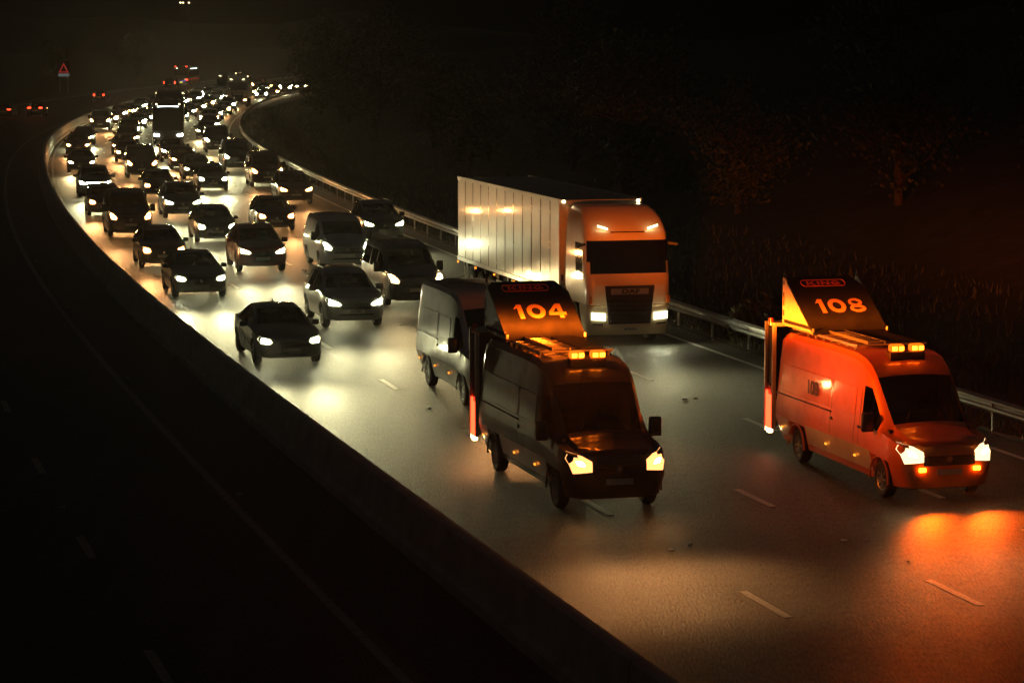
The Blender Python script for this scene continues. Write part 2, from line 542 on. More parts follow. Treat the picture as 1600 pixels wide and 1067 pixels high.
# ------------------------------------------------------------------ lofted car bodies
class Shape:
    """car body as cross-sections along u (metres back from the front bumper)"""

    def __init__(s, L, W, zr, zs, zb, w, wr, arches, R, bands, top=0.07, win=0.09, wintop=None, mid=0.56, low=0.94):
        s.L, s.W, s.zr, s.zs, s.zb, s.w, s.wr, s.arches, s.R, s.bands = L, W, zr, zs, zb, w, wr, arches, R, bands
        s.top, s.win, s.wintop, s.mid, s.low = top, win, wintop, mid, low

    def c(s, cv, u):
        return float(np.interp(u, [q[0] for q in cv], [q[1] for q in cv]))

    def bottom(s, u):
        z = s.c(s.zb, u)
        for a in s.arches:
            dx = abs(u - a)
            if dx < s.R:
                z = max(z, s.R_c + math.sqrt(max(0, s.R ** 2 - dx ** 2)))
        return z

    @property
    def R_c(s):
        return s.R * 0.86

    def section(s, u):
        hw = s.W / 2 * s.c(s.w, u)
        zr, zs, zb = s.c(s.zr, u), s.c(s.zs, u), s.bottom(u)
        zs = max(zs, zb + 0.05)
        zr = max(zr, zs + 0.015)
        wr = s.W / 2 * s.c(s.wr, u) * min(1.0, s.c(s.w, u) + 0.02)
        zm = min(max(s.mid * (zs / 0.95), zb + 0.015), zs - 0.02)
        ze = max(zr - s.top, zs + 0.008)
        zw = max(min(zr - s.win, (s.wintop or 99)), zs + 0.004)
        f = (zw - zs) / max(1e-4, ze - zs) if ze > zs + .02 else 0.5
        f = min(1, max(0, f))
        wb = hw * 0.965
        return [(0, zb), (hw * .78, zb), (hw * s.low, zb + min(.035, (zm - zb) * .5)), (hw, zm), (hw * .99, zm + (zs - zm) * .6), (wb, zs),
                (wb + (wr - wb) * f * 0.96, zw), (wr, ze), (wr - .35 * s.top - .03, ze + (zr - ze) * .75), (wr * .45, zr - .002), (0, zr + .012)]

    def half_at(s, u, z):
        sec = s.section(u)
        for (y0, z0), (y1, z1) in zip(sec[2:8], sec[3:9]):
            if z0 <= z <= z1 + 1e-9:
                return y0 + (y1 - y0) * (z - z0) / max(1e-6, z1 - z0)
        return sec[2][0] if z < sec[2][1] else sec[8][0] - max(0, z - sec[8][1]) * 6

    def front_u(s, y, z):
        """how far back the bodywork begins at lateral y, height z"""
        u = 0.0
        while u < 1.6:
            if s.section(u)[10][1] >= z and s.half_at(u, z) >= abs(y):
                return u
            u += 0.015
        return u

    def stations(s):
        us = set()
        for cv in (s.zr, s.zs, s.w, s.wr, s.zb):
            us |= {round(q[0], 3) for q in cv}
        for a in s.arches:
            for k in range(0, 13):
                us.add(round(a - s.R * math.cos(math.pi * k / 12), 3))
            us |= {round(a - s.R - .004, 3), round(a + s.R + .004, 3)}
        for _, u0, u1, *_r in s.bands:
            us |= {round(u0, 3), round(u1, 3)}
        us |= {0.0, s.L}
        out = []
        for u in sorted(us):
            if 0 <= u <= s.L and (not out or u - out[-1] > 0.0025):
                out.append(u)
        dense = [out[0]]
        for u in out[1:]:
            while u - dense[-1] > 0.42:
                dense.append(dense[-1] + 0.3 if u - dense[-1] > .6 else (dense[-1] + u) / 2)
            dense.append(u)
        return dense

    def build(s, root, color):
        us = s.stations()
        n = 11
        ring = []
        for u in us:
            sec = s.section(u)
            ring.append([(-u, y, z) for y, z in sec] + [(-u, -y, z) for y, z in sec[9:0:-1]])
        m = len(ring[0])
        parts = {'body': MB()}
        V = [p for r in ring for p in r]
        faces = {'body': []}
        for i in range(len(us) - 1):
            um = (us[i] + us[i + 1]) / 2
            for j in range(m):
                jj = j if j < 10 else m - 1 - j
                key = 'body'
                for nm, u0, u1, js, *rest in s.bands:
                    if u0 - 1e-4 <= um <= u1 + 1e-4 and jj in js:
                        key = nm if nm in ('windscreen', 'rear_window') else nm + ('.l' if j < 10 else '.r')
                faces.setdefault(key, []).append((i * m + j, i * m + (j + 1) % m, (i + 1) * m + (j + 1) % m, (i + 1) * m + j))
        faces['body'].append(tuple(range(m - 1, -1, -1)))
        faces['body'].append(tuple((len(us) - 1) * m + k for k in range(m)))
        done = []
        for key, fs in faces.items():
            used = sorted({i for f in fs for i in f}); mp = {a: b for b, a in enumerate(used)}
            mb = MB().add([V[i] for i in used], [[mp[i] for i in f] for f in fs])
            nm = key.split('.')[0]
            if nm == 'body':
                done.append(mb.build('body', M['paint'], root, 32, color))
            else:
                nm = 'side_window' if nm.startswith('side') else nm
                mb.build(nm, M['glass'], root, 40)
        return done[0]

    def slab(s, u0, u1, j0, j1, off=0.008, side=1, nu=6):
        """thin raised panel following the side between section points j0..j1"""
        mb = MB()
        vs = []; fs = []
        ed = min(.2, .025 / max(.05, u1 - u0))
        ta = [0, ed] + [ed + (1 - 2 * ed) * q / nu for q in range(1, nu)] + [1 - ed, 1]
        tb = [0, .035, .35, .65, .965, 1]
        nu, k = len(ta) - 1, len(tb) - 1
        for a in range(nu + 1):
            sec = s.section(u0 + (u1 - u0) * ta[a])
            for b in range(k + 1):
                jf = j0 + (j1 - j0) * tb[b]
                j = min(int(jf), 9); t = jf - j
                y = sec[j][0] + (sec[j + 1][0] - sec[j][0]) * t; z = sec[j][1] + (sec[j + 1][1] - sec[j][1]) * t
                edge = a in (0, nu) or b in (0, k)
                vs.append((-(u0 + (u1 - u0) * ta[a]), side * (y + (off if not edge else -0.01)), z))
        # second inner ring for a crisp edge
        for a in range(nu):
            for b in range(k):
                fs.append((a * (k + 1) + b, a * (k + 1) + b + 1, (a + 1) * (k + 1) + b + 1, (a + 1) * (k + 1) + b))
        return mb.add(vs, fs)


def seats(root, u_dash, u_front, u_rear, z, W, top, dash_z):
    """dark cabin: dashboard, seats with headrests, steering wheel on the right"""
    d = MB().box(-u_dash - .45, -u_dash + .12, -W / 2 + .14, W / 2 - .14, dash_z - .35, dash_z - .02, .04)
    i = d.build('dashboard', M['black'], root, 40)
    sw = MB()
    pts = [(-u_dash - .52 + .03 * math.sin(a), -.38 + .18 * math.cos(a), dash_z - .02 + .18 * math.sin(a)) for a in np.linspace(0, 2 * math.pi, 13)]
    sw.tube(pts, .014, 5, False)
    sw.build('steering_wheel', M['black'], root, 40)
    for u in ([u_front] if u_rear is None else [u_front, u_rear]):
        for y in (-.38, .38):
            sm = MB().box(-u - .16, -u, y - .24, y + .24, z, z + top, .06).box(-u + .02, -u + .5, y - .24, y + .24, z - .08, z + .06, .04)
            sm.box(-u - .14, -u - .04, y - .13, y + .13, z + top + .02, z + top + .19, .03)
            sm.build('seat', M['seat'], root, 40)


def mirror(root, u, y, z, s=1.0, color=(.02, .02, .02), tall=False):
    for sd in (-1, 1):
        h = (.30 if tall else .15) * s; w = .20 * s
        mb = MB().box(-u - .06, -u + .06, sd * y if sd > 0 else sd * y - w, sd * y + w if sd > 0 else sd * y, z - h / 2, z + h / 2, .04)
        mb.bar((-u, sd * (y - .10), z - h * .35), (-u, sd * (y + .06), z - h * .25), .04, .05)
        mb.build('wing_mirror', M['paint'] if color else M['black'], root, 45, color)


def front_parts(sh, root, lamp, grille=None, intake=None, plate_z=.42, lampkind='cool', badge=None, fogs=False, plate_txt=None, pcol=None, gmat=None, beams=2, bar=False, beamkind=None, pitch=0.0):
    fx = lambda y, z: -sh.front_u(y, z) + .012
    for sd in (1, -1):
        out = [(sd * y, z) for y, z in lamp]
        # split the outline so that the lens wraps round the corner
        dense = []
        for (a, b) in zip(out, out[1:] + out[:1]):
            for t in (0, .34, .67):
                dense.append((a[0] + (b[0] - a[0]) * t, a[1] + (b[1] - a[1]) * t))
        cy = sum(p[0] for p in dense) / len(dense); cz = sum(p[1] for p in dense) / len(dense)
        kz = 1.6 if beams == 2 else 2.3  # lens outline enlarged beyond the lamp to stand for its glare
        dense = [(cy + (p[0] - cy) * (1.16 if beams == 2 else 1.5), cz + (p[1] - cz) * kz) for p in dense]
        n = len(dense)
        vs = [(fx(*p) + .006, *p) for p in dense] + [(fx(cy + (p[0] - cy) * .5, cz + (p[1] - cz) * .5) + .02, cy + (p[0] - cy) * .5, cz + (p[1] - cz) * .5) for p in dense] + [(fx(cy, cz) + .024, cy, cz)] + [(fx(*p) - .05, *p) for p in dense]
        fs = []
        for i in range(n):
            k = (i + 1) % n
            fs += [(i, k, n + k, n + i), (n + i, n + k, 2 * n), (i, 2 * n + 1 + i, 2 * n + 1 + k, k)]
        o = MB().add(vs, fs).build('headlight', M['lens'], root, 60, LAMPCOL[lampkind])
        kc = .36 if beamkind == 'van' else (.68 if beams == 2 else .85)
        core = [(cy + (p[0] - cy) * kc, cz + (p[1] - cz) * kc) for p in dense]
        vs = [(fx(*p) + .014, *p) for p in core] + [(fx(cy, cz) + .045, cy, cz)] + [(fx(*p) - .01, *p) for p in core]
        fs = []
        for i in range(n):
            k = (i + 1) % n
            fs += [(i, k, n), (i, n + 1 + i, n + 1 + k, k)]
        MB().add(vs, fs).build('bulb', M['lamp'], o, 60, LAMPCOL[lampkind])
        if beams == 2:
            add_beam(o, fx(cy, cz) + .10, cy, cz, beamkind or lampkind, pitch)
        zb0 = min(p[1] for p in dense)
        MB().prism([(sd * (abs(lamp[0][0]) - .02), zb0 - .02), (sd * (abs(lamp[0][0]) - .22), zb0 - .02), (sd * (abs(lamp[0][0]) - .22), zb0 - .05), (sd * (abs(lamp[0][0]) - .02), zb0 - .05)], fx, .02).build('indicator', M['dark'], root)
    if beams == 1:
        add_beam(root, .15, 0, sum(p[1] for p in lamp) / len(lamp), lampkind)
    if bar:
        y0 = min(p[0] for p in lamp) + .02; z = sum(p[1] for p in lamp) / len(lamp)
        MB().prism([(-y0, z - .022), (y0, z - .022), (y0, z + .022), (-y0, z + .022)], lambda a, b: .02, .03).build('light_bar', M['lamp'], root, None, LAMPCOL[lampkind])
    if grille:
        g = MB().prism(grille, fx, .03).build('grille', gmat or M['black'], root)
        zs_ = [p[1] for p in grille]; ys = [p[0] for p in grille]
        nb = 4
        for k in range(nb):
            z = min(zs_) + (max(zs_) - min(zs_)) * (k + .8) / (nb + .6)
            MB().box(.004, .022, min(ys) * .84, max(ys) * .84, z - .010, z + .010).build('grille_bar', M['dark'], g)
    if intake:
        MB().prism(intake, fx, .03).build('lower_grille', M['black'], root)
    p = MB().box(.012, .030, -.26, .26, plate_z - .055, plate_z + .055, .006).build('number_plate', M['plate'] if not pcol else pcol, root)
    if plate_txt:
        put_text(plate_txt, .095, M['plate_ink'], p, (.032, 0, plate_z), (0, 1, 0), (0, 0, 1), .002, .9)
    if badge:
        MB().lathe_y([(0.001, -.012), (.055, -.01), (.06, .0), (.05, .012), (0.001, .014)], 14).build('badge', M['chrome'], root, 40).matrix_local = Matrix.Translation((.024, 0, badge)) @ Matrix.Rotation(rad(90), 4, 'Z') @ Matrix.Rotation(rad(0), 4, 'X')


def rear_parts(sh, root, lit, z=.85, h=.12, w=.32, plate_z=.75, L=None):
    L = L or sh.L
    hw = sh.W / 2 * sh.c(sh.w, L - .06)
    for sd in (1, -1):
        MB().box(-L - .012, -L + .05, sd * (hw - w) if sd > 0 else -hw, hw if sd > 0 else -(hw - w), z - h / 2, z + h / 2, .015).build('tail_light', M['tail'] if lit else M['tail_off'], root, 40)
    MB().box(-L - .02, -L - .004, -.26, .26, plate_z - .055, plate_z + .055).build('number_plate', M['plate_rear'], root)


def underbody(sh, root, z0=.17, z1=.42):
    MB().box(-sh.L + .35, -.35, -sh.W / 2 + .34, sh.W / 2 - .34, z0, z1, .03).build('underbody', M['black'], root)


# ------------------------------------------------------------------ the road and its surroundings
def strip(name, d0, d1, z, s0, s1, mat, step=6.0, prof=None):
    """sheet along the road between offsets d0 and d1"""
    prof = prof or [(d0, z), (d1, z)]
    ss = np.linspace(s0, s1, max(2, int(round((s1 - s0) / step)) + 1))
    mb = MB(); n = len(prof)
    vs = [road(s, d, zz) for s in ss for d, zz in prof]
    fs = [(i * n + j, i * n + j + 1, (i + 1) * n + j + 1, (i + 1) * n + j) for i in range(len(ss) - 1) for j in range(n - 1)]
    return mb.add(vs, fs)


BAR_D, EDGE_D, RAIL_D = -4.24, 10.25, 11.35
ground = MB().add([(-3000, -300, -.12), (3000, -300, -.12), (3000, 4500, -.12), (-3000, 4500, -.12)], [(0, 1, 2, 3)]).build('ground', M['soil'])
tag(ground, kind='structure')
cw = strip('carriageway', BAR_D, RAIL_D - .15, 0.0, -55, 860, M['asphalt']).build('carriageway', M['asphalt'])
tag(cw, kind='structure')
ow = strip('opposite_carriageway', -22.5, BAR_D, -.004, -55, 860, M['asphalt_old']).build('opposite_carriageway', M['asphalt_old'])
tag(ow, kind='structure')
RV = [(RAIL_D - .15, .02), (RAIL_D + .6, .06), (RAIL_D + 2.2, .25), (RAIL_D + 6, 1.4), (RAIL_D + 14, 4.2), (RAIL_D + 26, 6.5), (RAIL_D + 60, 7.5)]
vr = strip('verge', 0, 0, 0, -55, 860, M['soil'], 5, RV).build('grass_verge', M['soil'], smooth=60)
tag(vr, kind='structure')
LV = [(-70, 5.0), (-45, 4.0), (-32, 1.6), (-25, .25), (-22.5, .0)]
vl = strip('verge', 0, 0, 0, -55, 860, M['soil'], 5, LV).build('far_verge', M['soil'], smooth=60)
tag(vl, kind='structure')
# lane seam joints: dark rolled joint beside the dashed line
js = MB()
for d, s0, s1 in ((-.22, -40, 300), (3.02, -40, 300), (6.48, -40, 300)):
    q = strip('', d - .02, d + .02, .003, s0, s1, None, 6)
    js.add(q.v, q.f)
js.build('asphalt_joint', M['black'], cw)

dash_me = MB().box(-1.0, 1.0, -.075, .075, 0, .004).mesh('lane_marking', M['line'])
dash_dim = MB().box(-1.0, 1.0, -.075, .075, 0, .004).mesh('lane_marking', M['line_dim'])
stud_me = MB().box(-.06, .06, -.05, .05, 0, .018, .01).mesh('road_stud', M['stud'], 40)


def mark(me, name, parent, s, d, z=.002):
    o = link(name, me, parent)
    o.location = road(s, d, z)
    o.rotation_euler = (0, 0, math.pi / 2 - heading(s))
    return o


for k in range(-4, 44):
    for d in (0.0, 3.22, 6.70):
        mark(dash_me, 'lane_marking', cw, 9.5 + 9 * k, d)
        if k % 2 == 0 and k < 30:
            mark(stud_me, 'road_stud', cw, 5.0 + 9 * k, d)
    for d in (-9.72, -13.0, -16.3):
        mark(dash_dim, 'lane_marking', ow, 26.0 + 9 * (k - 3), d, -.002)
        if k % 2 == 0 and k < 20:
            mark(stud_me, 'road_stud', ow, 21.0 + 9 * (k - 3), d, -.002)
for k in range(-2, 24):
    mark(stud_me, 'road_stud', ow, 30.5 + 18 * k, -6.28, -.002)
strip('', EDGE_D, EDGE_D + .15, .004, -55, 800, None).build('edge_line', M['line'], cw)
strip('', -3.72, -3.55, .004, -55, 800, None).build('edge_line', M['line'], cw)
strip('', -19.9, -19.7, .0, -55, 800, None).build('edge_line', M['line'], ow)
rib = strip('', -6.64, -6.48, .0, -55, 800, None)
for s in np.arange(0, 110, .5):
    c = [road(s + a, d, z) for z in (.001, .012) for a, d in ((-.04, -6.66), (.04, -6.66), (.04, -6.46), (-.04, -6.46))]
    rib.add(c, [(4, 5, 6, 7), (0, 1, 5, 4), (1, 2, 6, 5), (2, 3, 7, 6), (3, 0, 4, 7)])
rib.build('ribbed_edge_line', M['line_dim'], ow)

# concrete step barrier between the carriageways
cb = thing('concrete_barrier', 'long grey concrete step barrier between the two carriageways', 'barrier')
PB = [(BAR_D - .30, -.02), (BAR_D - .30, .18), (BAR_D - .21, .24), (BAR_D - .12, .88), (BAR_D - .08, .90), (BAR_D + .08, .90), (BAR_D + .12, .88), (BAR_D + .21, .24), (BAR_D + .30, .18), (BAR_D + .30, -.02)]
# (cast in long runs with a narrow joint between them)
for s0 in range(-54, 500, 48):
    strip('', 0, 0, 0, s0, s0 + 47.96, None, 3.0, PB).build('barrier_run', M['concrete'], cb, 30)
    strip('', 0, 0, 0, s0 + 47.9, s0 + 48.06, None, .2, [(a * .97 + BAR_D * .03, b * .985) for a, b in PB]).build('barrier_joint', M['dark'], cb)

# steel crash barrier along the verge
gr = thing('crash_barrier', 'galvanised steel crash barrier on posts along the right-hand verge', 'barrier')
PW = [(.00, .44), (-.02, .46), (-.07, .50), (-.07, .545), (-.015, .585), (-.015, .625), (-.07, .665), (-.07, .71), (-.02, .75), (0, .77), (.012, .765), (.012, .445), (0, .44)]
strip('', 0, 0, 0, -50, 480, None, 2.5, [(RAIL_D + a, b) for a, b in PW]).build('rail_beam', M['steel'], gr, 50)
post_me = MB().box(-.03, .03, .015, .075, -.1, .70).box(-.06, .06, .008, .02, .52, .70).mesh('post', M['steel'])
for s in np.arange(-48, 440, 3.2):
    o = link('post', post_me, gr)
    o.location = road(s, RAIL_D, 0); o.rotation_euler = (0, 0, -heading(s) - math.pi / 2 + math.pi / 2)

# grass along the verge
rng = np.random.default_rng(3)
g = MB()
for _ in range(26000):
    s = -20 + 300 * rng.random() ** 1.5; d = RAIL_D + .05 + 7 * rng.random() ** 1.6
    z = float(np.interp(d, [p[0] for p in RV], [p[1] for p in RV]))
    p = road(s, d, z - .02)
    clump = .5 + .5 * math.sin(s * 1.7 + d * 2.3) * math.sin(s * .61 - d * 1.1)
    h = (.10 + .28 * rng.random()) * (.5 + clump); a = rng.random() * 6.28; w = .012 + .02 * rng.random()
    dx, dy = math.cos(a) * w, math.sin(a) * w
    lx, ly = rng.normal(0, .3, 2) * h
    g.v += [(p.x - dx, p.y - dy, p.z), (p.x + dx, p.y + dy, p.z), (p.x + lx, p.y + ly, p.z + h)]
    n = len(g.v); g.f.append((n - 3, n - 2, n - 1))
gme = bpy.data.meshes.new('verge_grass'); gme.from_pydata(g.v, [], g.f); gme.materials.append(M['grass'])
tag(link('verge_grass', gme), 'rough green grass on the verge behind the crash barrier', 'grass', kind='stuff')

# ------------------------------------------------------------------ trees
def tree_meshes(seed, H, R, nleaf):
    r = random.Random(seed)
    tr = MB()
    tr.tube([(0, 0, -.3), (.05, .03, H * .2), (.12, -.08, H * .45), (.05, .1, H * .75)], [.17, .13, .09, .03], 8)
    tips = []
    for k in range(11):
        a = r.random() * 6.28; z0 = H * (.06 + .6 * r.random()); L = R * (.6 + .5 * r.random())
        e = (math.cos(a) * L, math.sin(a) * L, z0 + H * .22 * (.4 + r.random()))
        m = (e[0] * .5, e[1] * .5, z0 + (e[2] - z0) * .35)
        tr.tube([(.05, 0, z0), m, e], [.06, .04, .012], 6)
        tips += [e, m]
    tips += [(r.gauss(0, R * .3), r.gauss(0, R * .3), H * (.12 + .88 * r.random())) for _ in range(22)]
    lf = MB()
    for _ in range(nleaf):
        c = r.choice(tips)
        p = Vector((c[0] + r.gauss(0, R * .17), c[1] + r.gauss(0, R * .17), max(.25, c[2] + r.gauss(0, R * .15))))
        n = Vector((r.gauss(0, 1), r.gauss(0, 1), r.gauss(.3, 1))).normalized()
        t = n.orthogonal().normalized(); b = n.cross(t)
        sz = .055 + .09 * r.random()
        lf.add([p - t * sz, p + b * sz * .55, p + t * sz, p - b * sz * .55], [(0, 1, 2, 3)])
    me = bpy.data.meshes.new('crown'); me.from_pydata(lf.v, [], lf.f); me.materials.append(M['leaf'])
    return tr.mesh('trunk', M['bark'], 60), me


TM = [tree_meshes(11, 6.5, 2.6, 5200), tree_meshes(12, 8.5, 3.2, 5600), tree_meshes(13, 5.0, 2.4, 4200)]
TREES = [(3.5, 17.0, 2, 'leafy tree lit orange behind the right-hand recovery van'), (-3, 25, 2, None), (14, 25, 1, None), (25, 24, 2, None), (36, 24, 0, None), (47, 22.0, 1, None), (57, 19.5, 2, None), (70, 18.5, 0, None), (85, 20, 1, None), (101, 18, 2, None), (120, 19, 0, None), (142, 18.5, 1, None), (168, 19, 2, None), (196, 18.5, 0, None), (228, 19, 1, None), (262, 19, 2, None), (300, 19, 0, None), (338, 18, 1, None), (362, 15.5, 2, None), (380, 17, 1, None)]
for i, (s, d, k, lab) in enumerate(TREES):
    t = thing('verge_tree', lab or 'dark unlit tree on the bank behind the crash barrier', 'tree', None if lab else 'dark trees on the bank')
    z = float(np.interp(d, [p[0] for p in RV], [p[1] for p in RV]))
    t.location = road(s, d, z); t.rotation_euler = (0, 0, i * 1.7); f = .85 + .3 * ((i * 37) % 10) / 10
    t.scale = (f, f, f)
    link('trunk', TM[k][0], t); link('crown', TM[k][1], t)
for i, (s, d, k) in enumerate([(60, -30, 1), (95, -33, 0), (135, -31, 2), (180, -32, 1), (230, -31, 0), (285, -33, 1), (335, -31, 2), (395, -33, 0), (450, -30, 1)]):
    t = thing('verge_tree', 'dark unlit tree on the far verge beyond the opposite carriageway', 'tree', 'dark trees on the far verge')
    t.location = road(s, d, 1.4); t.rotation_euler = (0, 0, i * 2.3 + 1)
    link('trunk', TM[k][0], t); link('crown', TM[k][1], t)
bush_tr, bush_me = tree_meshes(21, 1.1, .8, 1500)
for s, d, lab in ((33.5, 12.3, 'low green bush under the crash barrier beside the lorry'), (3.5, 12.3, 'low green bush under the crash barrier by the right-hand recovery van'), (1.2, 12.7, 'low green shrub under the crash barrier at the right edge'), (352, 12.6, 'roadside bush lit by headlights at the far bend')):
    t = thing('roadside_bush', lab, 'bush'); t.location = road(s, d, .05)
    t.rotation_euler = (0, 0, s)
    link('stem', bush_tr, t); link('foliage', bush_me, t)

# ------------------------------------------------------------------ cars
def car_hatch(lampkind, color, plate=None, beams=2, lit_tail=False):
    L, W = 4.15, 1.80
    zr = [(0, .66), (.05, .74), (.2, .82), (.55, .92), (1.0, 1.00), (1.15, 1.06), (1.75, 1.37), (2.0, 1.45), (2.5, 1.49), (3.2, 1.47), (3.55, 1.42), (3.95, 1.10), (4.08, .98), (4.15, .72)]
    zs = [(0, .63), (.2, .78), (.6, .88), (1.05, .94), (2.2, .97), (3.5, 1.02), (3.95, 1.0), (4.08, .92), (4.15, .66)]
    zb = [(0, .27), (.3, .20), (.5, .19), (3.7, .20), (4.0, .30), (4.15, .36)]
    w = [(0, .55), (.03, .70), (.08, .82), (.18, .91), (.4, .98), (.7, 1), (3.3, 1), (3.8, .96), (4.05, .88), (4.15, .72)]
    wr = [(0, .75), (.9, .80), (1.15, .80), (1.75, .71), (2.2, .69), (3.4, .67), (3.95, .70), (4.15, .70)]
    sh = Shape(L, W, zr, zs, zb, w, wr, (.84, 3.42), .36, [('windscreen', 1.15, 1.75, (8, 9)), ('side1', 1.45, 2.30, (5,)), ('side2', 2.38, 3.2, (5,)), ('rear_window', 3.55, 3.95, (8, 9))])
    t = thing('car', 'car', 'car')
    b = sh.build(t, color)
    underbody(sh, t)
    seats(t, 1.2, 2.25, 3.1, .62, W, .42, 1.0)
    mirror(t, 1.55, .88, .99, color=color)
    front_parts(sh, t, [(.80, .70), (.76, .78), (.55, .74), (.50, .67), (.56, .62), (.74, .62)], [(-.44, .56), (.44, .56), (.40, .64), (-.40, .64)], [(-.55, .30), (.55, .30), (.48, .42), (-.48, .42)], .48, lampkind, .60, plate_txt=plate, beams=beams)
    rear_parts(sh, t, lit_tail, .90, .22, .20, .62)
    for x in (.84, 3.42):
        wheel(t, -x, .78, .315, .20, 1); wheel(t, -x, -.78, .315, .20, -1)
    return t


def car_sedan(lampkind, color, plate=None, beams=2, lit_tail=False, kidney=False):
    L, W = 4.72, 1.86
    zr = [(0, .64), (.05, .72), (.2, .80), (.6, .88), (1.2, .95), (1.42, 1.01), (2.15, 1.36), (2.45, 1.42), (2.9, 1.44), (3.3, 1.41), (3.6, 1.34), (4.15, 1.10), (4.25, 1.06), (4.6, 1.03), (4.68, .95), (4.72, .75)]
    zs = [(0, .61), (.2, .76), (.6, .84), (1.3, .91), (2.5, .95), (3.8, .99), (4.4, .98), (4.65, .90), (4.72, .70)]
    zb = [(0, .24), (.3, .19), (.5, .18), (4.2, .19), (4.5, .26), (4.72, .36)]
    w = [(0, .56), (.03, .70), (.08, .81), (.18, .90), (.45, .975), (.8, 1), (3.8, 1), (4.3, .96), (4.62, .88), (4.72, .75)]
    wr = [(0, .74), (1.1, .80), (1.42, .80), (2.15, .69), (2.6, .66), (3.4, .65), (4.15, .74), (4.72, .72)]
    sh = Shape(L, W, zr, zs, zb, w, wr, (.80, 3.65), .375, [('windscreen', 1.42, 2.15, (8, 9)), ('side1', 1.75, 2.62, (5,)), ('side2', 2.70, 3.55, (5,)), ('rear_window', 3.6, 4.15, (8, 9))])
    t = thing('car', 'car', 'car')
    sh.build(t, color)
    underbody(sh, t)
    seats(t, 1.48, 2.5, 3.4, .56, W, .42, .93)
    mirror(t, 1.88, .91, .97, color=color)
    gr = [(-.46, .50), (.46, .50), (.50, .62), (.44, .68), (.04, .66), (-.04, .66), (-.44, .68), (-.50, .62)] if kidney else [(-.42, .50), (.42, .50), (.47, .64), (-.47, .64)]
    front_parts(sh, t, [(.84, .69), (.80, .74), (.56, .70), (.52, .645), (.58, .61), (.78, .62)], gr, [(-.62, .25), (.62, .25), (.50, .36), (-.50, .36)], .43, lampkind, None if kidney else .57, plate_txt=plate, beams=beams)
    if not beams == 0:
        f = MB().tube([(-2.95, 0, 1.43), (-3.02, 0, 1.53)], [.03, .01], 6); f.build('aerial', M['black'], t)
    rear_parts(sh, t, lit_tail, .84, .12, .36, .62)
    for x in (.80, 3.65):
        wheel(t, -x, .80, .335, .22, 1); wheel(t, -x, -.80, .335, .22, -1)
    return t


def car_suv(lampkind, color, plate=None, beams=2, lit_tail=False, bar=False):
    L, W = 4.50, 1.88
    zr = [(0, .74), (.04, .86), (.15, .94), (.5, 1.03), (1.05, 1.10), (1.25, 1.16), (1.9, 1.53), (2.15, 1.61), (2.7, 1.66), (3.5, 1.63), (3.9, 1.55), (4.28, 1.18), (4.4, 1.08), (4.5, .80)]
    zs = [(0, .71), (.15, .88), (.5, .98), (1.1, 1.05), (2.4, 1.08), (3.8, 1.13), (4.28, 1.10), (4.42, 1.0), (4.5, .74)]
    zb = [(0, .30), (.3, .25), (.5, .24), (3.9, .25), (4.2, .34), (4.5, .42)]
    w = [(0, .60), (.03, .74), (.08, .85), (.18, .93), (.4, .985), (.7, 1), (3.7, 1), (4.1, .97), (4.4, .89), (4.5, .75)]
    wr = [(0, .76), (1.0, .82), (1.25, .82), (1.9, .74), (2.4, .72), (3.7, .70), (4.28, .76), (4.5, .74)]
    sh = Shape(L, W, zr, zs, zb, w, wr, (.88, 3.58), .41, [('windscreen', 1.25, 1.9, (8, 9)), ('side1', 1.55, 2.42, (5,)), ('side2', 2.50, 3.3, (5,)), ('rear_window', 3.9, 4.28, (8, 9))], mid=.55)
    t = thing('car', 'car', 'car')
    sh.build(t, color)
    underbody(sh, t, .22, .5)
    seats(t, 1.3, 2.35, 3.2, .72, W, .45, 1.10)
    mirror(t, 1.68, .93, 1.12, 1.15, color=color)
    front_parts(sh, t, [(.86, .84), (.84, .89), (.52, .80), (.47, .76), (.52, .73), (.80, .74)], [(-.46, .60), (.46, .60), (.44, .78), (-.44, .78)], [(-.60, .34), (.60, .34), (.52, .46), (-.52, .46)], .53, lampkind, .70, plate_txt=plate, beams=beams, bar=bar)
    rl = MB().bar((-2.2, .60, 1.68), (-3.6, .58, 1.67), .03).build('roof_rail', M['dark'], t)
    rl = MB().bar((-2.2, -.60, 1.68), (-3.6, -.58, 1.67), .03).build('roof_rail', M['dark'], t)
    rear_parts(sh, t, lit_tail, 1.02, .14, .36, .72)
    for x in (.88, 3.58):
        wheel(t, -x, .80, .36, .23, 1); wheel(t, -x, -.80, .36, .23, -1)
    return t


